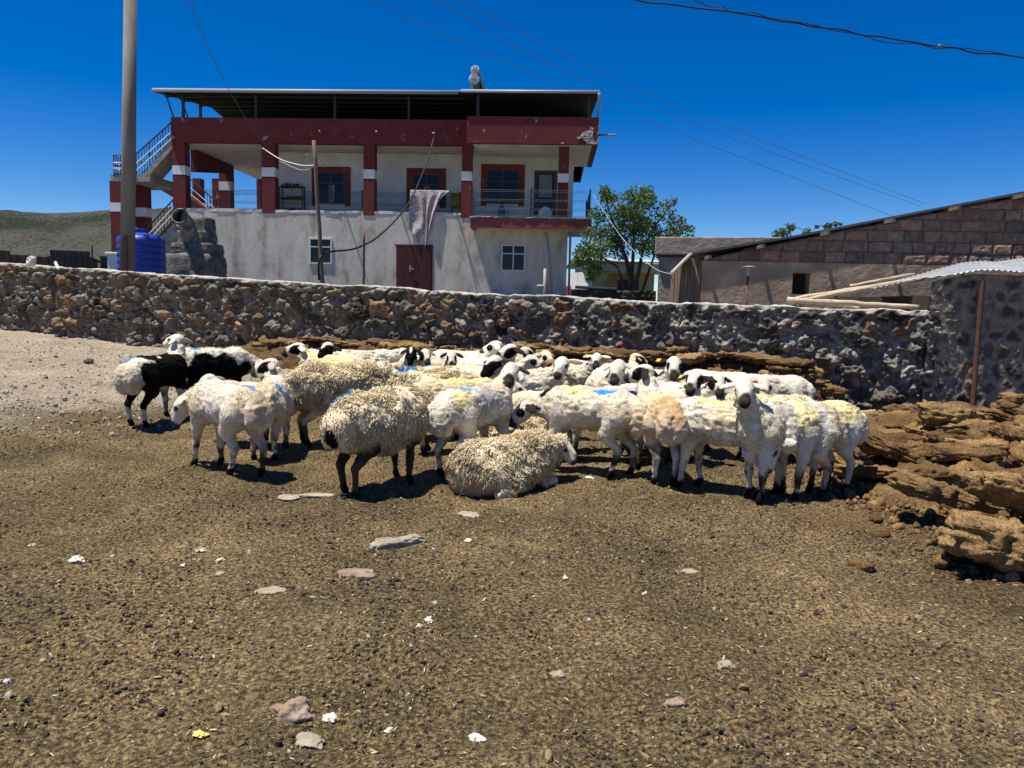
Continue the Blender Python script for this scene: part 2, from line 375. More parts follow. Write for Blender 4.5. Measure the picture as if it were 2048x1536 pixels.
zt = np.interp(Us, tu, tz)+0.014*vn(np.stack([Us*2.2, Us*0, Us*0], -1), 5)-0.03*np.clip(fbm(np.stack([Us*3.7, Us*0, Us*0], -1), 3, 6)-.25, 0, 1)
xb = WA[0]+WE[0]*Us; yb = WA[1]+WE[1]*Us
zb = gz(xb+WN[0]*0.2, yb+WN[1]*0.2)-0.12
Zc = zb+(zt-zb)*Vv
mixu = np.clip((Us-3)/9, 0, 1)
hA, cA = rubble(Uc, Zc, 11, 0.225, 0.2, 0.46, [(0.15, 0.108, 0.078), (0.125, 0.10, 0.08), (0.085, 0.077, 0.07), (0.175, 0.115, 0.075), (0.15, 0.13, 0.11), (0.085, 0.083, 0.08), (0.12, 0.115, 0.105)], (0.18, 0.162, 0.135), amp=(0.03, 0.17), mcover=0.36, rough=0.028, warp=.07, gap=.026)
hB, cB = rubble(Uc, Zc, 12, 0.21, 0.18, 0.42, [(0.105, 0.10, 0.098), (0.075, 0.072, 0.072), (0.13, 0.125, 0.12), (0.05, 0.048, 0.048), (0.13, 0.078, 0.055), (0.15, 0.142, 0.132)], (0.24, 0.22, 0.19), amp=(0.03, 0.15), mcover=0.38, rough=0.034, warp=.075, gap=.026)
ws = sst(0.35, 0.65, mixu+0.12*vn(np.stack([Uc*1.1, Zc*2, Uc*0], -1), 77))
pick = (ws > 0.5)[..., None]
hF = np.where(pick[..., 0], hA, hB); cF = np.where(pick, cA, cB)
capw = sst(0.05, 0.012, (zt-Zc)+0.035*vn(np.stack([Uc*9, Zc*9, Uc*0], -1), 21))
hF = hF*(1-capw)+capw*(0.045+0.03*fbm(np.stack([Uc*7, Zc*14, Uc*0], -1), 4, 22))
cF = cF*(1-capw[..., None])+np.array((0.34, 0.32, 0.28))*(1+0.2*fbm(np.stack([Uc*14, Zc*14, Uc*0], -1), 3, 23))[..., None]*capw[..., None]
rows = [np.stack([xb+WN[0]*hF[j], yb+WN[1]*hF[j], Zc[j]], -1) for j in range(nv)]; cols = [cF[j] for j in range(nv)]
for bk in np.linspace(0.0, 0.40, 13)[1:]:              # the cap, going back
    q = np.stack([Us*7, Us*0+bk*7, Us*0], -1); f = fbm(q, 4, 41)
    rows.append(np.stack([xb-WN[0]*(bk-0.045), yb-WN[1]*(bk-0.045), zt+0.016*f+0.01*math.sin(bk*7)], -1))
    cols.append(np.array((0.35, 0.33, 0.29))*(1+0.35*f)[:, None])
rows.append(np.stack([xb-WN[0]*0.38, yb-WN[1]*0.38, zb-0.1], -1)); cols.append(cols[-1]*0.6)
G = np.array(rows); K = np.array(cols); idx = np.arange(G.shape[0]*G.shape[1]).reshape(G.shape[:2])
Fq = np.stack([idx[:-1, 1:], idx[:-1, :-1], idx[1:, :-1], idx[1:, 1:]], -1).reshape(-1, 4)
end = [tuple(int(v) for v in idx[:, 0])]
stone_wall = mesh('stone_wall', G.reshape(-1, 3), [Fq, end[0]], stone_mat, col=K.reshape(-1, 3))
tag(stone_wall, 'long rubble stone yard wall with a pale mortar cap behind the flock', 'stone wall')

# ---------------------------------------------------------------- dung bank along the wall, dung heap on the right
dung_mat = mat('dried_dung', (0.42, 0.40, 0.37), (1.75, 1.65, 1.4), scale=62, rough=0.97, bump=1.0, bscale=85, usecol=True, spec=0.05, lo=0.3, hi=0.7)
def strata(V, seed, f=1.0):                            # thin compressed layers with ragged edges
    z = V[:, 2]*f
    return 0.6*vn(np.stack([V[:, 0]*5, V[:, 1]*5, z*45], -1), seed)+0.5*vn(np.stack([V[:, 0]*11, V[:, 1]*11, z*90], -1), seed+1)
DUNG = [(0.21, 0.138, 0.07), (0.175, 0.113, 0.057), (0.25, 0.168, 0.086), (0.14, 0.09, 0.046)]
def slab_mesh(seed, sx, sy, sz, p=3.4, n=4, hollow=False):
    D, F = ico(n); rs = np.random.default_rng(seed)
    r = (np.abs(D)**p).sum(1)**(-1/p); V = D*r[:, None]*np.array([sx, sy, sz])
    V[:, 2] *= (1+0.35*vn(np.stack([V[:, 0]*4, V[:, 1]*4, V[:, 0]*0+seed], -1), seed))
    q = V/max(sx, sy); lat = 1+0.24*vn(np.stack([q[:, 0]*2.0, q[:, 1]*2.0, q[:, 2]*0.6+seed], -1), seed+3)+0.20*vn(np.stack([q[:, 0]*5, q[:, 1]*5, q[:, 2]*2+seed], -1), seed+4)
    side = 1-np.abs(D[:, 2])**2
    st = strata(V+seed, seed+5)
    V[:, :2] *= (lat+0.11*st*side)[:, None]
    V += D*(0.026*fbm(V*13+seed, 5, seed+6, 0.65)-0.016*np.abs(fbm(V*30+seed, 3, seed+8)))[:, None]
    if hollow: V[:, 2] -= 0.07*np.exp(-(((V[:, 0]+0.02)/0.11)**2+((V[:, 1])/0.06)**2))*(V[:, 2] > 0)
    c = np.array(DUNG[rs.integers(0, 4)])*rs.uniform(0.85, 1.2)
    c = c*(1+0.25*st*side+0.2*fbm(V*9+seed, 3, seed+9))[:, None]
    return V, F, np.clip(c, 0.02, 0.5)
def add_slab(seed, P, size, rot, label, hollow=False, group=None, name='dung_slab'):
    V, F, c = slab_mesh(seed, *size, hollow=hollow, n=5 if seed > 900 else 4)
    o = mesh(name, V, F, dung_mat, col=c); o.location = P; o.rotation_euler = rot
    return tag(o, label, 'dung slab', group)
# the bank at the foot of the wall
u0b, u1b = wall_u(1660, 790)[0], wall_u(470, 670)[0]
ub = np.arange(u0b, u1b, 0.02); qb = np.linspace(0, 1, 60)
UB, QB = np.meshgrid(ub, qb)
Hb = np.interp(ub, [u0b, u0b+0.25, u0b+1, u0b+3, u0b+5, u1b-2.0, u1b-0.5, u1b], [0.02, 0.70, 0.80, 0.78, 0.70, 0.52, 0.34, 0.0])
wid = 0.85+0.22*vn(np.stack([UB*1.3, QB*0, QB*0], -1), 3)
prof = np.clip(np.cos(np.clip(QB, 0, 1)*math.pi/2), 0, 1)**0.45
hb = Hb*prof*(1+0.20*vn(np.stack([UB*1.6, QB*3, QB*0], -1), 5)+0.1*vn(np.stack([UB*5, QB*6, QB*0], -1), 6))
ter = np.round((hb+0.02*vn(np.stack([UB*2, QB*2, QB*0], -1), 9))/0.07)*0.07
hb = 0.35*hb+0.65*ter
off = QB*wid-0.10+0.05*vn(np.stack([UB*4, hb*30, QB*0], -1), 8)*(QB > 0.15)
XB = WA[0]+WE[0]*UB+WN[0]*off; YB = WA[1]+WE[1]*UB+WN[1]*off
ZB = gz(XB, YB)*(beyond(XB, YB) < 0)+hb-0.02+0.02*fbm(np.stack([UB*9, QB*9, QB*0], -1), 3, 10)
idx = np.arange(UB.size).reshape(UB.shape)
cb = np.array((0.125, 0.078, 0.045))*(1+0.35*vn(np.stack([UB*2.5, hb*34, QB*2], -1), 12)+0.2*fbm(np.stack([UB*6, QB*6, hb*20], -1), 3, 13))[..., None]
o = mesh('dung_bank', np.stack([XB, YB, ZB], -1).reshape(-1, 3), np.stack([idx[:-1, 1:], idx[:-1, :-1], idx[1:, :-1], idx[1:, 1:]], -1).reshape(-1, 4), dung_mat, col=np.clip(cb, 0.02, 0.5).reshape(-1, 3))
tag(o, 'low brown bank of layered dried dung along the foot of the stone wall', 'dung bank', kind='stuff')
rs = random.Random(5)
for i in range(44):
    u = u0b+0.1+(u1b-u0b-0.8)*(i+rs.uniform(-.3, .3))/44; hh = float(np.interp(u, ub, Hb))
    q = rs.uniform(0.1, 0.42); zz = hh*rs.uniform(0.80, 0.98)
    x = WA[0]+WE[0]*u+WN[0]*q; y = WA[1]+WE[1]*u+WN[1]*q
    add_slab(250+i, (x, y, gz1(x+WN[0]*.3, y+WN[1]*.3)+zz), (rs.uniform(.14, .30), rs.uniform(.12, .22), rs.uniform(.03, .065)), (rs.uniform(-.15, .15), rs.uniform(-.12, .12), math.atan2(WE[1], WE[0])+rs.uniform(-.5, .5)),
             'brown dried dung slab stacked along the foot of the stone wall', group='dung slabs stacked at the wall')
for i in range(10):                                    # the layered end of the stack
    z = 0.07+0.075*i
    P = at(1590+rs.uniform(-12, 12), 760, 9.95); add_slab(360+i, (P.x, P.y, gz1(P.x, P.y)+z-0.03), (rs.uniform(.24, .36), .24, .05), (0, 0, rs.uniform(-.3, .3)+2.8),
             'layered brown dung slab in the squared end of the stack by the wall', group='dung slabs at the end of the stack')
# the heap
def heap(x, y):
    x = np.asarray(x, float); y = np.asarray(y, float); p = np.stack([x, y, x*0], -1)
    xl = x-0.30*np.clip(y-6.3, 0, 9)
    h = 0.31*sst(2.55, 4.6, xl+0.3*vn(p*1.2, 3))*sst(3.9, 5.6, y+0.2*vn(p*1.5, 4))*(1-sst(8.3, 9.7, y))
    return h*(1+0.35*vn(p*1.7, 6)+0.15*vn(p*4, 7))
hx = np.arange(2.3, 9.5, 0.025); hy = np.arange(3.7, 10.0, 0.025); HX, HY = np.meshgrid(hx, hy)
HZ = heap(HX, HY); HZ = 0.5*HZ+0.5*np.round(HZ/0.06+0.4*vn(np.stack([HX*3, HY*3, HX*0], -1), 15))*0.06
p = np.stack([HX, HY, HX*0], -1)
HZ = gz(HX, HY)+HZ+0.04*fbm(p*7, 5, 18, .65)-0.055*(heap(HX, HY) < 0.03)-0.02
idx = np.arange(HX.size).reshape(HX.shape)
cb = np.array((0.165, 0.114, 0.062))*(1+0.3*fbm(np.stack([HX*3, HY*3, HZ*20], -1), 4, 19))[..., None]
o = mesh('dung_heap', np.stack([HX, HY, HZ], -1).reshape(-1, 3), np.stack([idx[:-1, :-1], idx[:-1, 1:], idx[1:, 1:], idx[1:, :-1]], -1).reshape(-1, 4), dung_mat, col=np.clip(cb, 0.02, 0.5).reshape(-1, 3))
tag(o, 'heap of crumbled brown dung at the right side of the yard', 'dung heap', kind='stuff')
nc = 9000; cx_ = rng.uniform(2.3, 6.5, nc); cy_ = rng.uniform(3.9, 9.6, nc); hc = heap(cx_, cy_); k = (hc > -.02) & (sst(2.2, 2.9, cx_-0.30*np.clip(cy_-6.3, 0, 9)) > rng.random(nc)); cx_, cy_, hc = cx_[k], cy_[k], hc[k]; nc = len(cx_)
V0, F0 = ico(2); cs_ = .013*np.exp(rng.normal(size=nc)*.6); Vc = np.einsum('nij,nkj->nki', rots(nc), V0[None]*cs_[:, None, None]*(.6+.7*rng.random((nc, 1, 3)))*(1+.25*rng.normal(size=(nc, len(V0), 1))*.6))+np.stack([cx_, cy_, gpt(cx_, cy_)+hc+cs_*.3], -1)[:, None]
o = mesh('dung_crumbs', Vc.reshape(-1, 3), (F0[None]+(np.arange(nc)*len(V0))[:, None, None]).reshape(-1, 3), dung_mat, col=np.repeat(np.array(DUNG)[rng.integers(0, 4, nc)]*(.8+.5*rng.random((nc, 1))), len(V0), 0)); tag(o, 'loose brown dung crumbs over and around the heap at the right', 'dung crumbs', kind='stuff')
def hz_(x, y): return gz1(x, y)+float(heap(np.array([x]), np.array([y]))[0])
n = 0; tries = 0; placed = []
while n < 120 and tries < 3000:
    tries += 1; y = rs.uniform(4.4, 9.0); x = rs.uniform(2.7, 7.2)
    if float(heap(np.array([x]), np.array([y]))[0]) < 0.07 or x > 0.82*y+0.5: continue
    if any((x-a)**2+(y-b)**2 < 0.032 for a, b in placed): continue
    placed.append((x, y)); g = 0.05
    gx = (hz_(x+g, y)-hz_(x-g, y))/(2*g); gy = (hz_(x, y+g)-hz_(x, y-g))/(2*g)
    add_slab(400+n, (x, y, hz_(x, y)+rs.uniform(.01, 0.07)), (rs.uniform(.12, .30), rs.uniform(.10, .20), rs.uniform(.035, .085)), (math.atan(gy)*0.6+rs.uniform(-.25, .25), -math.atan(gx)*0.6+rs.uniform(-.1, .42), rs.uniform(-.7, .7)),
             'rough brown layered dung slab lying on the big heap at the right', group='dung slabs on the heap')
    n += 1
for sd_, (px, py), lift, size, rot, lab, hol in (
    (901, (2010, 1085), 0.15, (.27, .21, .125), (-.18, .12, -.45), 'large hollowed dung block nearest the camera at the front corner of the heap', True),
    (902, (2030, 985), 0.33, (.26, .19, .07), (-.3, .22, -.25), 'flat pale-topped dung slab lying just behind the hollowed block', False),
    (903, (1940, 1105), 0.04, (.16, .10, .05), (-.1, .2, -.7), 'small wedge of dung lying low beside the hollowed block', False),
    (904, (1705, 905), 0.10, (.22, .20, .07), (.05, .05, .2), 'dung slab at the left tip of the heap by the sheep legs', False),
    (905, (1700, 930), 0.10, (.24, .20, .10), (-.05, .1, -.3), 'rounded dung lump below the slab at the left tip of the heap', False),
    (906, (1880, 985), 0.22, (.30, .16, .08), (-.2, .2, -.5), 'long tilted dung slab with dark hollows under it in the middle of the heap', False),
    (907, (1790, 905), 0.26, (.36, .2, .08), (-.15, .42, -.3), 'long thick dung slab sloping down across the left of the heap', False),
    (908, (1905, 830), 0.42, (.27, .2, .10), (0, .1, .3), 'dung lump at the very top of the heap in front of the rusty post', False)):
    P = onground(px, py, lift); add_slab(sd_, P, size, rot, lab, hol)

# ---------------------------------------------------------------- the two-storey house
def uframe(px, py, D, rz):                             # a vertical frame: origin below the pixel, x along the front, y into depth
    P = at(px, py, D); r = Vector((math.cos(rz), math.sin(rz), 0)); n = Vector((-math.sin(rz), math.cos(rz), 0))
    O = Vector((P.x, P.y, 0))
    def f(px, py, wd=0.0):
        d = ray(px, py); o = Vector((0, 0, CAMZ)); t = ((O-o).dot(n)+wd)/d.dot(n); Q = o+d*t-O
        return Q.dot(r), Q.z
    return O, f
HR = R(-3.0)
HO, hf = uframe(760, 500, 33.0, HR)
def gl(px, py, wd=0): return hf(px, py, wd)
plaster = mat('old_grey_plaster', (0.26, 0.215, 0.155), (0.70, 0.645, 0.555), scale=1.5, rough=0.95, bump=0.35, bscale=9, detail=9, stretch=(1, 1, 0.42), lo=0.30, hi=0.66, c3=(0.57, 0.52, 0.44), bdist=0.03)
white_wall = mat('white_wall', (0.46, 0.46, 0.44), (0.58, 0.58, 0.56), scale=1.5, rough=0.9, bump=0.15, bscale=20)
soffit = mat('soffit_plaster', (0.50, 0.48, 0.44), (0.70, 0.68, 0.63), scale=0.9, rough=0.95, lo=0.28, hi=0.5)
def red_mat():
    m = mat('dark_red_paint', (0.115, 0.020, 0.021), (0.165, 0.032, 0.031), scale=2.2, rough=0.8, bump=0.25, bscale=16)
    t = m.node_tree; N = t.nodes.new; L = t.links.new; b = t.nodes['Principled BSDF']; old = b.inputs['Base Color'].links[0].from_socket
    tc = N('ShaderNodeTexCoord'); n = N('ShaderNodeTexNoise'); n.inputs['Scale'].default_value = 1.7; n.inputs['Detail'].default_value = 9; n.inputs['Roughness'].default_value = 0.7
    L(tc.outputs['Object'], n.inputs['Vector']); r = N('ShaderNodeValToRGB'); r.color_ramp.elements[0].position = 0.625; r.color_ramp.elements[1].position = 0.65
    L(n.outputs[0], r.inputs[0]); x = N('ShaderNodeMix'); x.data_type = 'RGBA'; L(r.outputs[0], x.inputs[0]); L(old, x.inputs[6]); x.inputs[7].default_value = (0.36, 0.27, 0.25, 1)
    L(x.outputs[2], b.inputs['Base Color']); return m
red = red_mat(); bandw = mat('white_band_paint', (0.66, 0.66, 0.65), (0.78, 0.78, 0.77), scale=3, rough=0.8)
darkred = mat('dark_red_metal', (0.06, 0.012, 0.012), (0.085, 0.02, 0.018), scale=3, rough=0.55, bump=0.1)  # door red taken darker: the hanging blanket's shadow put into the colour
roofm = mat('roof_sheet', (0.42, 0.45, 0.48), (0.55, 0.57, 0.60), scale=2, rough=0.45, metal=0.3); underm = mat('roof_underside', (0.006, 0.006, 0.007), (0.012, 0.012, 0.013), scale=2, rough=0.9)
gutm = mat('grey_gutter', (0.30, 0.32, 0.34), rough=0.5); steel = mat('dark_steel', (0.03, 0.03, 0.034), rough=0.5); whitem = mat('white_upvc', (0.70, 0.70, 0.69), rough=0.45)
greenm = mat('green_mesh_wire', (0.035, 0.055, 0.05), rough=0.5); conc = mat('rough_concrete', (0.22, 0.21, 0.19), (0.40, 0.38, 0.35), scale=5, rough=0.95, bump=0.6, bscale=22)
def glass_mat():
    m, t, b, N, L = nodes_of('window_glass'); b.inputs['Base Color'].default_value = (0.012, 0.014, 0.017, 1); b.inputs['Roughness'].default_value = 0.06; b.inputs['Specular IOR Level'].default_value = 0.25; return m
glass = glass_mat(); curtain = mat('curtain', (0.13, 0.145, 0.17), (0.24, 0.26, 0.29), scale=14, rough=0.9, stretch=(1, 1, .08))
house = empty('house', (HO.x, HO.y, 0), HR, 'two-storey house with dark red columns, white bands and a grey plastered ground floor', 'house')
def H(mb, name, m, par=None, **k): return mb.build(name, m, par or house, **k)
GZ = 1.2; DEP = 10.4
xL, zF = gl(368, 419); xR = gl(1136, 450)[0]; xC3, zF2 = gl(940, 433)
zF = zF-0.01
zPt = gl(600, 237)[1]; zPb = gl(600, 287)[1]; x0 = gl(343, 260)[0]
# ground floor
mb = MB(); n = 24
mb.prism([(xL, GZ), (xR, GZ), (xR, zF-0.06), (xL, zF-0.02)], 0.0, DEP); H(mb, 'ground_floor_wall', plaster)
rr = random.Random(3); mb = MB(); x = xL-0.05
while x < xC3:                                         # broken edge of the terrace floor
    wd = rr.uniform(.25, .8); mb.box(x, min(x+wd, xC3), -0.004-rr.uniform(0, .016), 1.7, zF-0.05, zF+0.05+rr.uniform(0, .04), jit=.012, rnd=rr); x += wd
H(mb, 'terrace_edge', mat('pale_screed', (0.42, 0.40, 0.36), (0.62, 0.60, 0.55), scale=6, rough=.95, bump=.4))
mb = MB(); mb.box(xL+.02, xR, 1.7, DEP-.01, zF-.06, zF+.02); H(mb, 'terrace_floor', conc)
# upper floor: set-back wall
WS = 1.75; xw0 = gl(551, 350, WS)[0]; xw1 = gl(1136, 350, WS)[0]
mb = MB(); mb.box(xw0, xw1+.25, WS, DEP-.3, zF+.02, zPb-.02); H(mb, 'upper_wall', white_wall)
# ceiling and beam
mb = MB(); mb.box(x0+.05, xR+0.3, .32, DEP+.1, zPb-.0, zPb+.18); H(mb, 'terrace_ceiling', soffit)
xP = gl(935, 260)[0]
mb = MB(); mb.box(x0, xP+.3, -.04, .30, zPb, zPt); mb.box(x0-.003, x0+.30, .303, DEP+.1, zPb+.003, zPt-.003); H(mb, 'parapet', red)
# right projecting parapet and balcony slab
PW = -1.15
a0, zt_ = gl(934, 232, PW); a1, zb_ = gl(1196, 289, PW); zmid = gl(1000, 262, PW)[1]
mb = MB(); mb.box(a0, a1, PW, PW+.22, zb_, zt_); mb.box(a1-.22, a1+.003, PW+.223, 3.9, zb_+.003, zt_-.003); mb.box(a0-.003, a0+.22, PW+.223, -.045, zb_+.003, zt_-.003)
H(mb, 'projecting_parapet', red)
mb = MB(); mb.box(a0+.225, a1-.225, PW+.225, 3.88, zb_+.02, zb_+.2); H(mb, 'projecting_soffit', soffit)
mb = MB(); zc = gl(1187, 331, 0)[1]; zs0_ = gl(1183, 466, 0)[1]
mb.tube([(xR+.12, .2, zs0_), (xR+.12, .2, GZ)], .05, 8); H(mb, 'side_downpipe', gutm)
for i, px in enumerate((1175,)):
    mb = MB(); rr = random.Random(8); zz = (zb_+zmid)/2
    GX, GZ_ = np.meshgrid(np.linspace(a1-1.5, a1+.001, 90), np.linspace(zb_, zb_+.75, 46)); md = (a1-GX)/1.35+(GZ_-zb_)/.85+.55*fbm(np.stack([GX*3.5, GZ_*3.5, GX*0], -1), 4, 4); GY = PW-.012-.02*np.abs(fbm(np.stack([GX*7, GZ_*7, GX*0], -1), 3, 6)); ii = np.arange(GX.size).reshape(GX.shape); kq = (md[:-1, :-1] < .72)
    Fk = np.stack([ii[:-1, :-1], ii[:-1, 1:], ii[1:, 1:], ii[1:, :-1]], -1)[kq]; bp_ = mesh('broken_plaster', np.stack([GX, GY, GZ_], -1).reshape(-1, 3), Fk, conc, house); so = bp_.modifiers.new('t', 'SOLIDIFY'); so.thickness = .03; so.offset = -1
# a ledge below the parapet face catches the sun
b0, zs1 = gl(940, 434, PW); b1, zs0 = gl(1183, 459, PW)
mb = MB(); mb.box(b0, b1, PW, PW+.2, zs0, zs1); mb.box(b1-.2, b1+.003, PW+.203, 2.6, zs0+.003, zs1-.003); mb.box(b0-.003, b0+.2, PW+.203, -.002, zs0+.003, zs1-.003); H(mb, 'balcony_edge', mat('faded_red_paint', (0.20, 0.05, 0.045), (0.27, 0.085, 0.075), scale=4, rough=.85, bump=.3))
mb = MB(); mb.box(b0+.2, b1-.2, PW+.2, 1.72, zs0+.02, zs1-.03); mb.box(xR+.002, b1-.2, 1.72, 2.6, zs0+.021, zs1-.031); H(mb, 'balcony_slab', soffit)
rr = random.Random(4); mb = MB(); x = b0
while x < b1: wd = rr.uniform(.1, .4); mb.box(x, min(x+wd, b1), PW-.03, PW+.25, zs1-.01, zs1+rr.uniform(.02, .06), jit=.015, rnd=rr); x += wd
H(mb, 'crumbled_screed', conc)
# columns
def column(pxa, pxb, wd, zlo, zhi, band=True, dpt=.48, yb=347):
    xa = gl(pxa, 360, wd)[0]; xb = gl(pxb, 360, wd)[0]; o = MB().box(xa, xb, wd-.02, wd-.02+dpt, zlo, zhi); c = H(o, 'column', red)
    if band:
        zc_ = gl(pxa, yb, wd)[1]; d = gl(pxa, yb-9, wd)[1]-zc_; mb = MB(); mb.box(xa-.006, xb+.006, wd-.026, wd-.014+dpt, zc_-d, zc_+d); mb.build('white_band', bandw, c)
    return c
column(346, 371, 0, zF-.0, zPb, yb=340); column(524, 550, 0, zF-.1, zPb, yb=344); column(727, 749, 0, zF-.12, zPb, yb=348); column(923, 943, 0, zF-.15, zPb, yb=352); column(1116, 1137, -.55, zs1-.03, zb_+.02, yb=356, dpt=.42)
column(438, 461, 5.2, zF+.02, zPb, yb=372, dpt=.45); column(424, 437, 9.6, zF+.02, zPb, False); column(385, 401, 9.6, zF+.02, zPb, False); column(513, 527, 9.6, zF+.02, zPb, False)
# red haunch beam at the left, under the roof stair
xa = x0+.04; mb = MB(); V = []
zz = lambda px, py, wd: gl(px, py, wd)[1]
mb.add([(xa, 1.6, zPb-.002), (xa, 5.2, zPb-.002), (xa, 5.2, zPb-.45), (xa, 1.6, zPb-1.0), (xa+.3, 1.6, zPb-.002), (xa+.3, 5.2, zPb-.002), (xa+.3, 5.2, zPb-.45), (xa+.3, 1.6, zPb-1.0)], [(0, 1, 2, 3), (7, 6, 5, 4), (0, 4, 5, 1), (1, 5, 6, 2), (2, 6, 7, 3), (3, 7, 4, 0)]); H(mb, 'cross_beam', red); H(MB().box(xa+.3, gl(530, 300, 9.6)[0], 9.8, 10.2, zPb-.35, zPb-.003), 'cross_beam', red)
# windows and doors
def window(p0, p1, wd, fr, par=None, border=None, cross=True, name='window', curt=False, t=.055):
    xa, za = gl(*p0, wd); xb, zb2 = gl(*p1, wd); zhi, zlo = max(za, zb2), min(za, zb2)
    mb = MB(); y0 = wd-.05
    if border:
        bm = .26; m2 = MB(); m2.box(xa-bm, xb+bm, wd-.04, wd+.01, zhi, zhi+bm); m2.box(xa-bm, xa, wd-.04, wd+.01, zlo-bm*.4, zhi-.001); m2.box(xb, xb+bm, wd-.04, wd+.01, zlo-bm*.4, zhi-.001)
        root = H(m2, name, border)
    else: root = None
    for bx in ((xa, xa+t, zlo, zhi), (xb-t, xb, zlo, zhi), (xa+t, xb-t, zlo, zlo+t), (xa+t, xb-t, zhi-t, zhi)): mb.box(bx[0], bx[1], y0, wd+.02, bx[2], bx[3])
    if cross:
        zc_ = zlo+(zhi-zlo)*.66; xm = (xa+xb)/2; mb.box(xm-t*.45, xm+t*.45, y0+.003, wd+.02, zlo+t, zhi-t); mb.box(xa+t, xm-t*.45, y0+.003, wd+.02, zc_-t*.4, zc_+t*.4); mb.box(xm+t*.45, xb-t, y0+.003, wd+.02, zc_-t*.4, zc_+t*.4)
    if root is None: root = H(mb, name, fr)
    else: mb.build('frame', fr, root)
    g = MB(); g.box(xa+t*.5, xb-t*.5, wd-.022, wd-.012, zlo+t*.5, zhi-t*.5); g.build('pane', glass, root)
    if curt:
        g = MB(); g.box(xa+(xb-xa)*.42, xa+(xb-xa)*.62, wd-.030, wd-.025, zlo+t, zlo+(zhi-zlo)*.6); g.build('curtain', curtain, root)
    return root
brownf = mat('brown_window_frame', (0.06, 0.035, 0.03), rough=.5)
window((635, 345), (690, 408), WS, brownf, border=red, curt=True); window((825, 348), (880, 411), WS, brownf, border=red, curt=True); window((974, 340), (1037, 408), WS, brownf, border=red)
window((619, 476), (664, 528), 0, whitem); window((1003, 489), (1050, 543), 0, whitem)
d_ = window((1069, 341), (1112, 431), WS, brownf, cross=False, name='balcony_door', t=.13)
xa, za = gl(1078, 350, WS); xb, zb2 = gl(1103, 395, WS); mb = MB(); mb.box(xa, xb, WS-.034, WS-.028, zb2, za); mb.build('curtain', curtain, d_)
xa, za = gl(793, 490); xb, zb2 = gl(863, 596); xm = gl(812, 500)[0]
mb = MB(); mb.box(xa, xm-.02, -.03, .02, zb2, za-.05); mb.box(xm, xb-.05, -.055, .02, zb2, za-.05); mb.box(xa-.06, xb+.04, -.035, .02, za-.05, za+.03); mb.box(xb-.05, xb+.04, -.035, .02, zb2, za-.051)
dr = H(mb, 'door', darkred); mb = MB(); hx_, hz2 = gl(821, 537); mb.box(hx_-.03, hx_+.03, -.075, -.053, hz2-.14, hz2+.14); mb.tube([(hx_, -.08, hz2), (hx_, -.12, hz2), (hx_+.16, -.12, hz2-.02)], .015); mb.build('handle', mat('worn_brass', (.45, .40, .33), rough=.4, metal=.7), dr)
# roof on steel posts over the flat attic
rz0 = gl(600, 187, -.29)[1]; rx0 = gl(308, 180, -.29)[0]; rx1 = gl(925, 180, -.29)[0]; qx1 = gl(1199, 180, PW-.2)[0]; qx0 = gl(921, 180, PW-.2)[0]; qz = gl(1000, 187, PW-.2)[1]
mb = MB()
mb.add([(rx0, -.29, rz0), (rx1, -.29, rz0), (rx1, 5.2, rz0+.75), (rx0, 5.2, rz0+.75), (rx1, DEP+.6, rz0+.05), (rx0, DEP+.6, rz0+.05)], [(0, 1, 2, 3), (3, 2, 4, 5)])
mb.add([(rx1-.05, PW-.10, qz), (qx1, PW-.10, qz), (qx1, 5.2, qz+.8), (rx1-.05, 5.2, qz+.8), (qx1, DEP+.6, qz+.05), (rx1-.05, DEP+.6, qz+.05)], [(0, 1, 2, 3), (3, 2, 4, 5)])
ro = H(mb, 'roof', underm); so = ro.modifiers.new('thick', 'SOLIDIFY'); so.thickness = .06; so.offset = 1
mb = MB(); mb.tube([(rx0-.05, -.29, rz0+.09), (rx1+.05, -.29, rz0+.09)], .085, 10); H(mb, 'gutter', gutm, ro, smooth=True)
mb = MB(); mb.tube([(qx0, PW-.045, qz+.11), (qx1+.02, PW-.045, qz+.11)], .085, 10); H(mb, 'gutter', gutm, ro, smooth=True)
mb = MB(); zd = gl(1197, 255, PW)[1]; mb.tube([(qx1, PW-.2, qz+.03), (qx1+.02, PW+.15, qz-.25), (qx1-.01, PW+.25, zd)], .055, 8); H(mb, 'downpipe', gutm, smooth=True)
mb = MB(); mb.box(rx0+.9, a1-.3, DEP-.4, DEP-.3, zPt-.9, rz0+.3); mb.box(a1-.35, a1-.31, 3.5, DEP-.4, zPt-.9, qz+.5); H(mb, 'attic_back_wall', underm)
mb = MB()
for px in (366, 512, 670, 818): xx = gl(px, 210, .1)[0]; MB().box(xx-.05, xx+.05, .06, .16, zPt-.02, rz0+.06).build('roof_post', steel, house)
for px in (957, 1178): xx = gl(px, 210, PW+.3)[0]; MB().box(xx-.06, xx+.06, PW+.06, PW+.16, zt_-.02, qz+.07).build('roof_post', steel, house)
for y in (2.5, 5.0, 7.5):
    MB().box(x0+.05, x0+.15, y, y+.1, zPt-.02, rz0+.35).build('roof_post', steel, house)
MB().tube([(rx0+.35, -.3, rz0-.02), (x0+.1, 2.5, rz0+.3)], .04, 6).build('roof_brace', steel, house); MB().tube([(rx0+.9, .1, rz0+.02), (x0+.7, .1, zPt)], .03, 6).build('roof_brace', steel, house)
MB().tube([(x0-.25, .12, rz0-.05), (x0+.05, .12, zPt+.0)], .035, 6).build('roof_brace', steel, house)
for i in range(6): y = .4+i*1.6; zz_ = rz0+.75*min(1, (y+.35)/5.5)-.07 if y < 5.2 else rz0+.75-(y-5.2)*.12-.07; MB().box(rx0+.1, rx1-.1, y, y+.08, zz_-.04, zz_+.03).build('purlin', steel, ro)
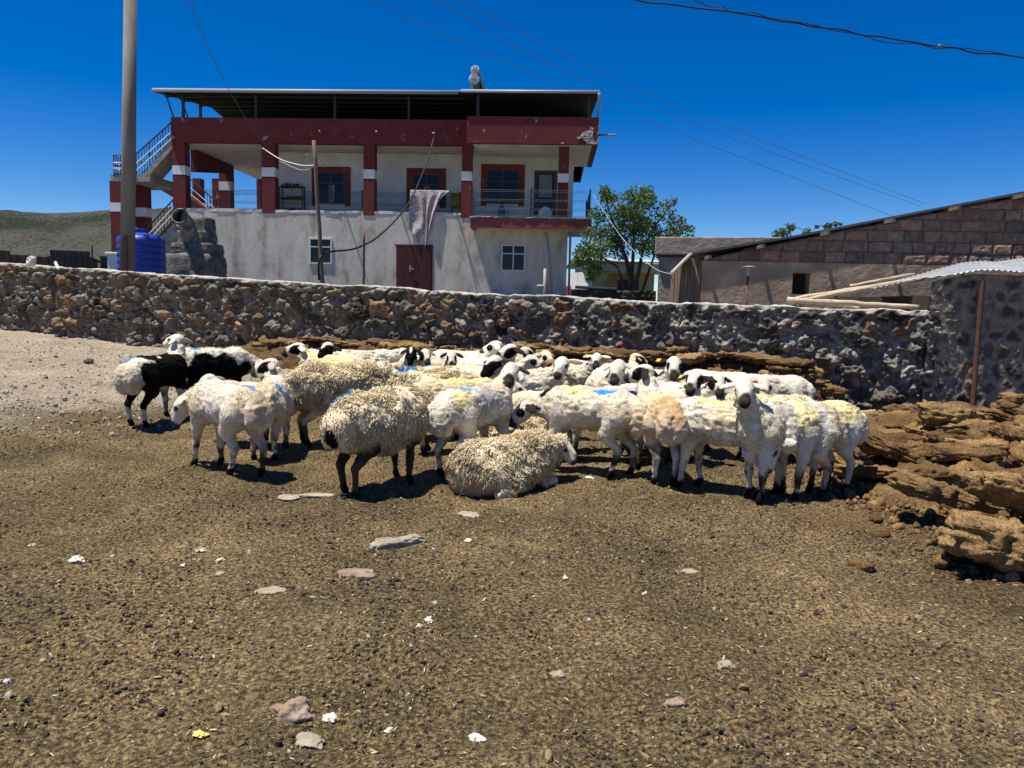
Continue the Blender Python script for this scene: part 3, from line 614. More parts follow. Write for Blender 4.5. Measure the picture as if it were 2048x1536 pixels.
# spouts
for px, py in ((643, 266), (755, 267), (868, 270)):
    xx, zz2 = gl(px, py); mb = MB(); mb.tube([(xx-.1, -.0, zz2+.08), (xx+.12, -.62, zz2-.06)], .035, 8); H(mb, 'spout', gutm, smooth=True)
xx, zz2 = gl(1195, 270, PW+.6); mb = MB(); mb.tube([(xx-.1, PW+.6, zz2), (xx+.75, PW+.5, zz2-.02)], .045, 8); H(mb, 'spout', gutm, smooth=True)
# balcony mesh railing
def mesh_fence(xa, xb, ya, yb, z0, z1, nm='railing'):
    L_ = math.hypot(xb-xa, yb-ya); mb = MB(); nvw = max(2, int(L_/.085)); P = lambda t, z: (xa+(xb-xa)*t, ya+(yb-ya)*t, z)
    for i in range(nvw+1): mb.tube([P(i/nvw, z0+.04), P(i/nvw, z1)], .0045, 4, caps=False)
    for z in (z0+.08, z0+.30, z0+.36, z0+.66, z0+.72, z1-.10, z1-.03): mb.tube([P(0, z), P(1, z)], .007, 4, caps=False)
    o = H(mb, nm, greenm); npst = max(1, int(L_/2.3)); 
    for i in range(npst+1): p = P(i/npst, 0); MB().box(p[0]-.03, p[0]+.03, p[1]-.03, p[1]+.03, z0, z1+.05).build('rail_post', greenm, o)
    return o
zr = gl(640, 381, .12)[1]
for a, b in ((372, 523), (551, 726), (750, 922)): mesh_fence(gl(a, 400, .2)[0]+.03, gl(b, 400, .2)[0]-.03, .2, .2, zF+.05, zr)
zr2 = gl(1060, 379, PW+.12)[1]; xa = gl(945, 400, PW+.12)[0]; xb = gl(1180, 400, PW+.12)[0]
mesh_fence(xa, xb, PW+.12, PW+.12, zs1+.03, zr2); mesh_fence(xb, xb, PW+.12, 2.4, zs1+.03, zr2)
# things on the terrace
sh = empty('shoe_rack', (0, 0, 0), 0, 'dark metal shelf with shoes and pots against the white terrace wall', 'shelf')
sx0, sz0 = gl(559, 372, WS-.35); sx1, sz1 = gl(606, 420, WS-.35)
sh.matrix_world = Matrix.Translation(HO) @ Matrix.Rotation(HR, 4, 'Z'); HM = sh.matrix_world.copy()
mb = MB()
for x in (sx0, sx1-.04):
    for y in (WS-.40, WS-.08): MB().box(x, x+.04, y, y+.04, zF, sz0).build('upright', steel, sh)
for k in range(3): mb = MB(); z = sz0-.04-(sz0-zF-.15)*k/2.2; mb.box(sx0-.001, sx1+.001, WS-.41, WS-.03, z, z+.035); mb.build('shelf_board', steel, sh)
rs = random.Random(2); shoes = [mat('shoe%d' % i, c, rough=.7) for i, c in enumerate(((.04, .04, .045), (.10, .08, .07), (.05, .07, .09), (.16, .15, .14)))]
for k in range(3):
    z = sz0-.04-(sz0-zF-.15)*k/2.2+.035; x = sx0+.1
    while x < sx1-.12:
        V, F = rock(rs.randint(0, 99), .055, .13, .05 if k else rs.uniform(.06, .14), .1, 3); o = mesh('shoe' if k else 'pot', V+np.array([x, WS-.22, z+.05]), F, shoes[rs.randint(0, 3)]); o.matrix_world = HM
        tag(o, 'dark shoe on a lower board of the terrace shelf' if k else 'dark pot on the top board of the terrace shelf', 'shoe' if k else 'pot', 'shoes on the terrace shelf' if k else 'pots on the terrace shelf'); x += rs.uniform(.12, .2)
bx, bz = gl(911, 412, .75); mb = MB(); mb.box(bx-.22, bx+.2, .62, .68, zF+.42, zF+1.0); mb.box(bx-.22, bx+.2, .62, 1.05, zF+.36, zF+.42)
for sx in (-.2, .15):
    for sy in (.62, 1.0): mb.box(bx+sx, bx+sx+.05, sy, sy+.05, zF, zF+.36)
o = mb.build('chair', mat('mustard_plastic', (.30, .22, .03), rough=.5), bevel=.03); o.matrix_world = HM; tag(o, 'mustard yellow plastic chair on the terrace right of the hanging blanket', 'chair')
gx, gz_ = gl(1004, 400, 1.35); mb = MB(); mb.lathe([(.13, zF+.02), (.15, zF+.06), (.155, zF+.42), (.10, zF+.52), (.03, zF+.54), (.05, zF+.6), (.05, zF+.64)], gx, 1.25, 20); o = mb.build('gas_bottle', mat('blue_steel', (.03, .09, .22), rough=.4), smooth=True); o.matrix_world = HM; tag(o, 'blue gas bottle under the upper window of the right balcony', 'gas bottle')
mb = MB(); V, F = rock(6, .3, .22, .26, .15, 3); o = mesh('sack', V+np.array([gl(1090, 425, 1.2)[0], 1.2, zF+.25]), F, whitem); o.matrix_world = HM; tag(o, 'white sack standing in front of the balcony door', 'sack')
# ceiling lamp bulb
lx, lz = gl(614, 309, .9)
mb = MB(); mb.tube([(lx, .9, zPb), (lx, .9, lz+.08)], .008, 5); hg = mb.build('hanging_bulb', steel); hg.matrix_world = HM; tag(hg, 'white bulb hanging on a short cord under the terrace ceiling', 'bulb')
V, F = ico(3); o = mesh('globe', V*.075+np.array([lx, .9, lz]), F, whitem, hg)
# the blanket
ga, gb = np.meshgrid(np.linspace(0, 1, 90), np.linspace(0, 1, 80))
bx0, bz0 = gl(822, 381, .1); bx1, _ = gl(905, 383, .1)
px_t = 822+(903-822)*ga; bot = np.interp(ga, [0, .12, .22, .30, .42, .6, .72, .8, .9, 1], [456, 470, 488, 498, 488, 466, 442, 416, 400, 390]); py_ = 381+(bot-381)*gb
shift = -10*gb*np.interp(ga, [0, .3, .6, 1], [.3, -.4, 1.2, 1.6])
sc_ = (gl(900, 400)[0]-gl(800, 400)[0])/100
BX = bx0+(px_t+shift-822)*sc_; BZ = bz0-(py_-381)*sc_
BY = .1-.10-.07*np.sin(ga*26+gb*3+2*vn(np.stack([ga*4, gb*2, ga*0], -1), 3))*np.clip(gb*2.5, .15, 1)-.05*np.sin(ga*11+1)*gb-.04+0.04*np.clip(1-gb*8, 0, 1)
idx = np.arange(BX.size).reshape(BX.shape)
def cloth_mat():
    m, t, b, N, L = nodes_of('printed_blanket'); b.inputs['Roughness'].default_value = .95
    tc = N('ShaderNodeTexCoord'); v = N('ShaderNodeTexVoronoi'); v.inputs['Scale'].default_value = 11; L(tc.outputs['Object'], v.inputs['Vector'])
    n = N('ShaderNodeTexNoise'); n.inputs['Scale'].default_value = 9; n.inputs['Detail'].default_value = 5; L(tc.outputs['Object'], n.inputs['Vector'])
    a = N('ShaderNodeMath'); a.operation = 'MULTIPLY'; L(v.outputs['Distance'], a.inputs[0]); L(n.outputs[0], a.inputs[1])
    r = N('ShaderNodeValToRGB'); e = r.color_ramp.elements; e[0].position = .12; e[0].color = (.20, .14, .145, 1); e[1].position = .27; e[1].color = (.42, .37, .37, 1)
    q = e.new(.18); q.color = (.33, .26, .265, 1); L(a.outputs[0], r.inputs[0]); L(r.outputs[0], b.inputs['Base Color']); return m
V = np.stack([BX, BY, BZ], -1).reshape(-1, 3); Fq = np.stack([idx[:-1, :-1], idx[:-1, 1:], idx[1:, 1:], idx[1:, :-1]], -1).reshape(-1, 4)
bk = np.stack([BX[:14], BY[:14]*0+.25+.02*np.sin(ga[:14]*20), BZ[:14]], -1).reshape(-1, 3); i2 = idx[:14]; F2 = np.stack([i2[:-1, :-1], i2[1:, :-1], i2[1:, 1:], i2[:-1, 1:]], -1).reshape(-1, 4)+len(V)
j0 = idx[0]; F3 = np.stack([j0[:-1], j0[1:], j0[1:]+len(V), j0[:-1]+len(V)], -1)[:, ::-1]
o = mesh('blanket', np.concatenate([V, bk]), [Fq, F2, F3], cloth_mat()); o.matrix_world = HM; so = o.modifiers.new('thick', 'SOLIDIFY'); so.thickness = .012
tag(o, 'pinkish printed blanket hung over the terrace railing above the door', 'blanket')
# outside stair on the left
def stair_part(mb, name, m, **k): return mb.build(name, m, house, **k)
yS = 1.2
lx0, lz0 = gl(221, 348, 0); lx1, lz1 = gl(300, 348, 0); mb = MB(); mb.box(lx0, lx1, 0, 2.6, lz0-.30, lz0); stair_part(mb, 'stair_landing', conc)
for a, b, wd, yb in ((219, 242, 0, 414), (264, 291, 1.0, 424)):
    c = column(a, b, wd, GZ-.3, lz0-.30, yb=yb)
ux0, uz0 = gl(290, 350, 0); ux1, uz1 = gl(352, 263, 0); stp = 9; poly = []
for i in range(stp): xx = ux0+(ux1-ux0)*i/stp; z_a = uz0+(uz1-uz0)*(i+1)/stp; poly += [(xx, z_a-(uz1-uz0)/stp), (xx, z_a)]
lo0 = gl(268, 372, 0); lo1 = gl(348, 292, 0); poly += [(ux1, uz1), lo1, (lo0[0]+.3, lo0[1]+.05)]
mb = MB(); mb.prism(poly, .02, 1.15); stair_part(mb, 'upper_flight', conc)
def handrail(p0, p1, wd, hgt, nb, nm='stair_railing'):
    (xa, za), (xb, zb3) = gl(*p0, wd), gl(*p1, wd); mb = MB(); mb.tube([(xa, wd, za), (xb, wd, zb3)], .03, 6)
    mb.tube([(xa, wd, za-hgt+.12), (xb, wd, zb3-hgt+.12)], .02, 6)
    for i in range(nb+1): t = i/nb; x = xa+(xb-xa)*t; z = za+(zb3-za)*t; mb.tube([(x, wd, z-hgt), (x, wd, z)], .016 if i % 5 else .025, 5)
    o = stair_part(mb, nm, steel); 
    for f in (.36, .62): MB().tube([(xa, wd-.03, za-hgt*f), (xb, wd-.03, zb3-hgt*f)], .022, 6).build('white_bar', whitem, o)
    nmot = max(1, nb//3)
    for i in range(nmot): mb = MB(); t = (i+.5)/nmot; x = xa+(xb-xa)*t; z = za+(zb3-za)*t-hgt*.49; mb.tube([(x+.09*math.cos(g*.6), wd-.02, z+.09*math.sin(g*.6)) for g in range(11)], .012, 4); mb.tube([(x-.1, wd-.02, z), (x+.1, wd-.02, z+.02)], .012, 4); mb.build('scroll', steel, o)
    return o
handrail((272, 308), (347, 241), 0.05, 1.15, 14); handrail((227, 310), (268, 310), 0.0, .92, 6); handrail((227, 310), (240, 316), 2.5, .92, 4)
handrail((298, 452), (352, 393), 0.05, 1.0, 9); handrail((362, 343), (432, 402), 3.2, 1.1, 12)
q0, q1, q2, q3 = gl(292, 500, 0), gl(350, 432, 0), gl(350, 470, 0), gl(330, 520, 0)
mb = MB(); mb.prism([q0, q1, q2, q3], .1, 1.2); stair_part(mb, 'lower_flight', conc)
q = [gl(308, 352, 2.8), gl(430, 428, 2.8), gl(430, 445, 2.8), gl(308, 372, 2.8)]; mb = MB(); mb.prism(q, 2.8, 3.9); stair_part(mb, 'middle_flight', red)
# solar heater on the roof
sx, sz = gl(951, 178, 3.5)
so_ = empty('solar_heater', (0, 0, 0), 0, 'white solar water heater with two round tanks on the house roof', 'water heater'); so_.matrix_world = HM
for zc2, xo, r in ((gl(951, 165, 3.5)[1], 0, .25), (gl(953, 147, 3.5)[1], .03, .20)):
    mb = MB(); mb.tube([(sx+xo, 2.9, zc2), (sx+xo, 2.95, zc2), (sx+xo, 4.9, zc2)], [r*.9, r, r], 24); t_ = mb.build('tank', mat('pale_tank', (.70, .71, .72), (.82, .83, .84), scale=5, rough=.4), so_, smooth=False)
    mb = MB()
    for a in range(6): g = a*math.pi/3; mb.tube([(sx+xo, 2.88, zc2), (sx+xo+r*.85*math.cos(g), 2.885, zc2+r*.85*math.sin(g))], .02, 5)
    mb.build('end_cap', gutm, t_)
mb = MB(); xb, zb4 = gl(968, 178, 3.5); xt, zt4 = gl(957, 143, 3.5)
mb.add([(xt, 3.0, zt4), (xb, 3.0, zb4-.2), (xb, 4.9, zb4-.2), (xt, 4.9, zt4), (xt+.08, 3.0, zt4), (xb+.08, 3.0, zb4-.2), (xb+.08, 4.9, zb4-.2), (xt+.08, 4.9, zt4)], [(0, 1, 2, 3), (7, 6, 5, 4), (0, 4, 5, 1), (3, 2, 6, 7), (0, 3, 7, 4), (1, 5, 6, 2)]); mb.build('collector_panel', gutm, so_)
for y in (3.1, 4.7): MB().box(sx-.02, sx+.02, y, y+.04, rz0+.3, sz+.5).build('stand_leg', steel, so_)
# grey waste pipe up the lower wall
pv = mat('grey_plastic_pipe', (.42, .42, .41), (.55, .55, .53), scale=6, rough=.5)
p0 = gl(1101, 600, -.07); p1 = gl(1090, 472, -.07); mb = MB(); mb.tube([(p0[0], -.09, p0[1]), (p1[0], -.09, p1[1]), (p1[0], -.03, p1[1]+.06), (p1[0], .05, p1[1]+.08)], .095, 12); H(mb, 'waste_pipe', pv, smooth=True)

# ---------------------------------------------------------------- block barn on the right
BR = R(-2.0); BO, bf = uframe(1700, 560, 14.0, BR)
BM = Matrix.Translation(BO) @ Matrix.Rotation(BR, 4, 'Z')
barn = empty('barn', BO, BR, 'low barn of brown mud plaster and pinkish stone blocks with a sloping metal roof', 'barn')
mud = mat('mud_plaster', (0.31, 0.195, 0.11), (0.57, 0.40, 0.255), scale=1.6, rough=.97, bump=.7, bscale=7, detail=9, c3=(0.37, 0.265, 0.175), lo=.3, hi=.68, bdist=.04)
wood = mat('grey_planks', (0.13, 0.095, 0.065), (0.24, 0.18, 0.125), scale=7, rough=.9, bump=.5, stretch=(4, 4, .4))
pts = [(1405, 513), (1590, 475), (1800, 434), (2048, 387), (2330, 333)]
rl = [bf(*p) for p in pts]; roofz = lambda x: float(np.interp(x, [a for a, _ in rl], [b for _, b in rl]))
cx0 = rl[0][0]; cx1 = rl[-1][0]; zcl = bf(1700, 527)[1]
wx0, wz1 = bf(1586, 546); wx1, wz0 = bf(1619, 589)
mb = MB(); gx = [cx0, wx0, wx1, cx1]
for a, b, z0, z1 in ((cx0, wx0, .7, zcl), (wx0, wx1, .7, wz0), (wx0, wx1, wz1, zcl), (wx1, cx1, .7, zcl)): mb.box(a, b, 0, .3, z0, z1)
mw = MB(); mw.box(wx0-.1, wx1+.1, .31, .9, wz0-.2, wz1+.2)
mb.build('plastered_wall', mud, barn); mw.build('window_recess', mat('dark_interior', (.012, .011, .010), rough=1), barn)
mb = MB(); mb.prism([(cx0, zcl)]+[(x, z-.05) for x, z in reversed(rl)][::-1][::1] and [(cx0, zcl), (cx1, zcl)]+[(x, z-.05) for x, z in reversed(rl)], .035, .3); mb.build('gable_mortar', mat('dark_mortar', (.075, .06, .05), (.14, .115, .095), scale=9, rough=1), barn)
rs = random.Random(21); V = []; mb = MB(); z = zcl+.012; row = 0; bh = .205
while z < max(b for _, b in rl):
    x = cx0+(-.2 if row % 2 else 0)
    while x < cx1:
        wd = rs.uniform(.30, .47); xa = max(x+.008, cx0); xb = min(x+wd-.008, cx1); 
        if xb-xa > .08:
            ta, tb = roofz(xa)-.06, roofz(xb)-.06; z1a, z1b = min(z+bh-.016, ta), min(z+bh-.016, tb)
            if max(z1a, z1b) > z+.03:
                z1a, z1b = max(z1a, z+.004), max(z1b, z+.004); t = rs.random(); col = np.array((.30, .165, .12))*(1-t)+np.array((.26, .185, .135))*t; col = col*rs.uniform(.72, 1.2); j = rs.uniform(-.008, .012); nn = 7
                U_, W_ = np.meshgrid(np.linspace(0, 1, 9), np.linspace(0, 1, 5)); bev = np.minimum(np.minimum(U_, 1-U_)*(xb-xa), np.minimum(W_, 1-W_)*bh)
                X_ = xa+(xb-xa)*U_; T_ = z1a+(z1b-z1a)*U_; Z_ = z+(T_-z)*W_; q = np.stack([X_*9, Z_*9, X_*0+row], -1)
                X_ = X_+.008*vn(q, 3); Z_ = Z_+.008*vn(q, 4); Y_ = .03+.0-.022*(bev > .004)-j+.010*fbm(q*1.6, 3, 5)*(bev > .004)
                ii = np.arange(45).reshape(5, 9); cc = np.clip(col*(1+.25*fbm(q*1.2, 3, 6).reshape(-1, 1)), .03, .5)
                mb.add(np.stack([X_, Y_, Z_], -1).reshape(-1, 3), [tuple(f) for f in np.stack([ii[:-1, :-1], ii[:-1, 1:], ii[1:, 1:], ii[1:, :-1]], -1).reshape(-1, 4)], cc)
        x += wd
    z += bh; row += 1
mb.build('block_gable', mat('pink_tuff_block', (.75, .75, .75), (1.2, 1.2, 1.2), scale=12, rough=.95, bump=.6, bscale=50, usecol=True), barn, smooth=False, usecol=True)
# roof sheet with purlin ends
mb = MB(); ra = bf(1384, 509); rp = [(x, z) for x, z in rl]; rp[0] = ra
top = [(x, z+.04) for x, z in rp]+[(x, z) for x, z in reversed(rp)]
mb.prism(top, -.064, 6.0); roof_o = mb.build('roof', mat('dark_roof_sheet', (.075, .08, .085), (.13, .135, .14), scale=5, rough=.55), barn)
for v in roof_o.data.vertices: v.co.x += .27*max(0, v.co.y)
mb = MB(); e0 = bf(1346, 546); mb.prism([(e0[0], e0[1]), (ra[0]-.003, ra[1]), (ra[0]-.003, ra[1]+.035), (e0[0], e0[1]+.03)], -.06, .35); mb.build('bent_eave', mat('pale_eave', (.30, .27, .23), (.40, .37, .33), scale=6, rough=.8), roof_o)
for px in (1412, 1515, 1640, 1765, 1890, 2015, 2140):
    x, z = bf(px, 500); z = roofz(x); mb = MB(); mb.box(x-.03, x+.03, -.36, .5, z-.075, z-.012); mb.build('purlin_end', wood, roof_o)
# plank side
mb = MB(); rs = random.Random(6); P0 = np.array([cx0-.01, .0]); P1 = np.array([bf(1352, 560)[0], .55]); k = 9
for i in range(k):
    a = P0+(P1-P0)*(i+.03)/k; b = P0+(P1-P0)*(i+.95)/k; zt5 = float(np.interp((a[0]+b[0])/2, [e0[0], ra[0]], [e0[1], ra[1]]))-.07; o_ = rs.uniform(-.02, .02)
    mb.add([(a[0], a[1]+o_, .7), (b[0], b[1]+o_, .7), (b[0], b[1]+o_, zt5), (a[0], a[1]+o_, zt5), (a[0], a[1]+.05, .7), (b[0], b[1]+.05, .7), (b[0], b[1]+.05, zt5), (a[0], a[1]+.05, zt5)], [(3, 2, 1, 0), (4, 5, 6, 7), (0, 1, 5, 4), (1, 2, 6, 5), (2, 3, 7, 6), (3, 0, 4, 7)])
mb.build('plank_door', wood, barn)
mb = MB(); mb.box(cx0+.02, cx1, .31, 5.9, .7, zcl); bc = mb.build('barn_core', mud, barn)
for v in bc.data.vertices: v.co.x += .27*max(0, v.co.y)
# solar lamp on a post
lx, lz = bf(1490, 600, -1.2); _, lz1 = bf(1490, 535, -1.2); lp = empty('yard_lamp', (0, 0, 0), 0, 'thin rusty post with a small disc lamp in front of the barn wall', 'lamp'); lp.matrix_world = BM
mb = MB(); mb.tube([(lx, -1.2, .8), (lx+.03, -1.2, lz1-.12)], .022, 8); mb.build('post', mat('rusty_steel', (.10, .055, .04), (.17, .09, .06), scale=20, rough=.8), lp, smooth=True)
mb = MB(); mb.tube([(lx+.03, -1.2, lz1-.14), (lx+.035, -1.2, lz1-.01)], .03, 10); mb.lathe([(.02, lz1-.01), (.125, lz1+.0), (.13, lz1+.012), (.03, lz1+.03)], lx+.035, -1.2, 20); mb.build('lamp_head', mat('lamp_plastic', (.35, .36, .33), rough=.4), lp, smooth=False)

# ---------------------------------------------------------------- stone shed with a corrugated roof, far right
ds = 10.35; SO, sf_ = uframe(1960, 700, ds, R(1.0)); SM = Matrix.Translation(SO) @ Matrix.Rotation(R(1.0), 4, 'Z')
shed = empty('stone_shed', SO, R(1.0), 'stone shed of dark round stones in pale mortar under a corrugated metal roof', 'shed')
sx0 = sf_(1852, 700)[0]; sx1 = sf_(2300, 700)[0]
U_, Z_ = np.meshgrid(np.arange(sx0, sx1, .0125), np.arange(-.1, 2.05, .0125))
h_, c_ = rubble(U_, Z_, 31, .20, .15, .30, [(.075, .075, .08), (.10, .10, .105), (.13, .125, .12), (.06, .06, .065), (.16, .115, .085), (.19, .18, .165)], (.26, .22, .165), amp=(.012, .035), gap=.085, mcover=.02, rough=.010, warp=.035)
idx = np.arange(U_.size).reshape(U_.shape)
Z_ = np.minimum(Z_, np.interp(U_, [sf_(a, b, -.125)[0] for a, b in ((1765, 573), (1840, 563), (1960, 542), (2048, 546), (2300, 515))], [sf_(a, b, -.125)[1]-.03 for a, b in ((1765, 573), (1840, 563), (1960, 542), (2048, 546), (2300, 515))]))
mesh('wall', np.stack([U_, -h_, Z_], -1).reshape(-1, 3), np.stack([idx[:-1, :-1], idx[:-1, 1:], idx[1:, 1:], idx[1:, :-1]], -1).reshape(-1, 4), stone_mat, shed, col=c_.reshape(-1, 3))
mb = MB(); mb.box(sx0, sx1, .02, 3.0, -.1, 1.66); mb.build('side_wall', mat('shade_side_wall', (.035, .028, .022), (.06, .048, .038), scale=5, rough=1), shed)  # wall coloured near-black: the shade under the roof painted in
zi = mat('corrugated_zinc', (.30, .315, .325), (.42, .43, .44), scale=3, rough=.5, metal=.3, bump=.1)
ga = np.linspace(0, 1, 900); gb = np.linspace(0, 1, 12); A_, B_ = np.meshgrid(ga, gb)
epx = np.array([1785, 1800, 1840, 1900, 1960, 2000, 2048, 2150, 2300]); epy = np.array([573, 569, 563, 552, 542, 542, 546, 532, 515])
ex = np.array([sf_(a, b, -.125)[0] for a, b in zip(epx, epy)]); ez = np.array([sf_(a, b, -.125)[1] for a, b in zip(epx, epy)])
X_ = ex[0]+(ex[-1]-ex[0])*A_; XR_ = X_+.50*2.6*B_; Zr = np.interp(X_, ex, ez)+.008*np.sin(X_*2*math.pi/.08)+B_*(.15+.18*np.clip((X_-ex[0])/1.6, 0, 1))+.02*vn(np.stack([X_*1.5, B_*2, X_*0], -1), 4)*(1-B_)
Y_ = -.105+.02*vn(np.stack([X_*1.1, X_*0, X_*0], -1), 8)*(1-B_)+B_*2.6+.55*sst(sx0+.25, sx0-.1, X_)*(1-B_)
idx = np.arange(X_.size).reshape(X_.shape)
o = mesh('roof_sheet', np.stack([XR_, Y_, Zr], -1).reshape(-1, 3), np.stack([idx[:-1, :-1], idx[:-1, 1:], idx[1:, 1:], idx[1:, :-1]], -1).reshape(-1, 4), zi, shed); so = o.modifiers.new('thick', 'SOLIDIFY'); so.thickness = .012
p0 = sf_(1944, 815, -.10); p1 = sf_(1968, 560, -.10); mb = MB(); mb.tube([(p0[0], -.115, -.1), (p1[0], -.07, p1[1])], .033, 8); mb.build('post', mat('rust_brown_steel', (.085, .04, .025), (.14, .07, .042), scale=15, rough=.85), shed)

# ---------------------------------------------------------------- logs lying on the wall
bark = mat('peeled_log', (.36, .28, .18), (.56, .46, .32), scale=6, rough=.85, bump=.5, bscale=25, stretch=(1, 1, 1))
for i, (a, b, r, da, db, lab) in enumerate((
    ((1576, 606), (1790, 566), .032, 11.4, 10.9, 'long peeled log, second from the top of the pole pile on the wall'),
    ((1575, 600), (1838, 614), .042, 11.15, 10.45, 'thickest peeled log lying flat on the wall top'),
    ((1590, 598), (1850, 556), .036, 11.5, 10.7, 'peeled log running from the pile up to the zinc roof'),
    ((1700, 572), (1830, 548), .024, 11.6, 11.2, 'thin peeled stick at the top of the pole pile'),
    ((1645, 605), (1720, 616), .034, 11.2, 10.95, 'short log stub under the crossing logs'),
    ((1592, 612), (1622, 600), .036, 11.1, 11.25, 'sawn log end at the left of the pole pile'))):
    A_, B_ = at(*a, da), at(*b, db); mid = (A_+B_)/2+Vector((0, 0, .02)); mb = MB(); n = 10; rs = random.Random(i)
    mb.tube([A_.lerp(B_, t/n)+Vector((rs.uniform(-1, 1), rs.uniform(-1, 1), rs.uniform(-1, 1)))*.008 for t in range(n+1)], [r*(1.1-.25*t/n)*rs.uniform(.94, 1.06) for t in range(n+1)], 10)
    tag(mb.build('log', bark, smooth=True), lab, 'log', 'peeled logs on the wall')

# ---------------------------------------------------------------- grey house, yellow house, dark wall behind
G2, gf2 = uframe(1400, 540, 22, R(-13)); gh = empty('grey_house', G2, R(-13), 'flat-roofed house of rough grey-brown plaster behind the barn', 'house')
a, zt6 = gf2(1311, 474); b = gf2(1640, 480)[0]; zl = gf2(1400, 510)[1]; rm = mat('rough_render', (.21, .17, .135), (.34, .28, .23), scale=2.5, rough=.97, bump=.8, bscale=9, detail=9, bdist=.05)
mb = MB(); mb.box(a+.12, b, .1, 6, .8, zl-.06); mb.build('wall', rm, gh); mb = MB(); mb.box(a, b, -.05, 6.1, zl, zt6); mb.build('parapet', rm, gh, bevel=.03); mb = MB(); mb.box(a+.05, b, 0, 6, zl-.061, zl-.001); mb.build('recess_shade_strip', steel, gh)  # dark strip under the parapet: shade of the recess line, built as a solid
q = gf2(1340, 590, .09); V, F = ico(3); 
Y2, yf = uframe(1230, 560, 44, R(4)); yh = empty('yellow_house', Y2, R(4), 'distant pale yellow house with a cut-corner porch opening behind the tree', 'house')
yel = mat('pale_yellow_paint', (.50, .42, .16), (.60, .50, .22), scale=2, rough=.9); wht = mat('whitewash', (.66, .68, .68), (.75, .76, .76), scale=2, rough=.9); fas = mat('pale_green_fascia', (.36, .40, .36), (.46, .50, .45), scale=2, rough=.85)
xa, zt7 = yf(1187, 516); xb, zf7 = yf(1330, 546); xo = yf(1208, 550)[0]; zo = yf(1250, 547)[1]; zb7 = .9
mb = MB(); mb.box(xa, xb, -.3, 7, zf7+.0, yf(1250, 527)[1]); mb.build('fascia', fas, yh)
mb = MB(); mb.add([(xa-.6, -.8, yf(1250, 527)[1]+.003), (xb, -.8, yf(1250, 527)[1]+.003), (xb, 4, yf(1250, 512)[1]), (xa-.6, 4, yf(1250, 512)[1]), (xa-.6, 8, yf(1250, 527)[1]), (xb, 8, yf(1250, 527)[1])], [(0, 1, 2, 3), (3, 2, 5, 4)]); o = mb.build('roof', fas, yh); so = o.modifiers.new('t', 'SOLIDIFY'); so.thickness = .08; so.offset = 1
mb = MB(); mb.box(xa, xo, 0, .4, zb7, zf7-.001); mb.prism([(xo, zf7-.002), (xo+.9, zf7-.002), (xo+.9, zo), (xo+.35, zo), (xo, zo-.6)], .003, .38); mb.prism([(xo+.9, zf7-.002), (xb, zf7-.002), (xb, zo), (xo+.9, zo)], .004, .379); mb.build('porch_front', yel, yh)
mb = MB(); mb.box(xa+.1, xb, 2.4, 2.6, zb7, zf7); mb.build('porch_wall', yel, yh); mb = MB(); dx0, dz1 = yf(1238, 559, 2.3); dx1, _ = yf(1278, 559, 2.3); mb.box(dx0, dx1, 2.3, 2.39, zb7, dz1); mb.build('porch_window', steel, yh)
mb = MB(); mb.add([(xa-.02, .02, zb7), (xa-.02, .02, zf7), (xa-2.4, 9, zf7), (xa-2.4, 9, zb7), (xa-.02, .3, zb7), (xa-.02, .3, zf7), (xa-2.2, 9, zf7), (xa-2.2, 9, zb7)], [(0, 1, 2, 3), (7, 6, 5, 4), (0, 4, 5, 1), (1, 5, 6, 2), (2, 6, 7, 3)]); sw = mb.build('side_wall', wht, yh)
for t, cl, nm in ((.35, (.35, .03, .03), 'red_door'), (.7, (.05, .10, .28), 'blue_window')):
    x = xa-.02-2.38*t-.03; y = .02+8.98*t-.02; mb = MB(); mb.add([(x, y-.5, zb7), (x-.13*2, y+.5, zb7), (x-.26, y+.5, zb7+1.75), (x, y-.5, zb7+1.75)], [(0, 1, 2, 3)]); o = mb.build(nm, mat(nm+'_paint', cl, rough=.6), yh); so = o.modifiers.new('t', 'SOLIDIFY'); so.thickness = .06
# dark dry-stone wall with a rail
KO, kf = uframe(1230, 588, 24, 0); ka, kz = kf(1142, 581); kb = kf(1312, 592)[0]
U_, Z_ = np.meshgrid(np.arange(ka, kb, .025), np.arange(.7, kf(1230, 579)[1], .025)); h_, c_ = rubble(U_, Z_, 41, .16, .15, .35, [(.05, .046, .042), (.075, .068, .06), (.035, .033, .032)], (.02, .019, .018), amp=(.03, .08), mcover=0, rough=.015)
idx = np.arange(U_.size).reshape(U_.shape); dw = empty('dry_stone_wall', KO, 0, 'low dark dry-stone wall with a rail on top in front of the yellow house', 'wall')
mesh('stones', np.stack([U_, -h_, Z_], -1).reshape(-1, 3), np.stack([idx[:-1, :-1], idx[:-1, 1:], idx[1:, 1:], idx[1:, :-1]], -1).reshape(-1, 4), stone_mat, dw, col=c_.reshape(-1, 3)); mb = MB(); mb.box(ka, kb, .0, .5, .7, kf(1230, 580)[1]); mb.build('core', mat('dark_stone', (.05, .046, .042), rough=1), dw)
r0 = kf(1150, 576); r1 = kf(1232, 580); mb = MB(); mb.tube([(r0[0], -.05, r0[1]+.03), (r1[0], -.05, r1[1]+.02)], .05, 8); mb.build('rail', steel, dw)

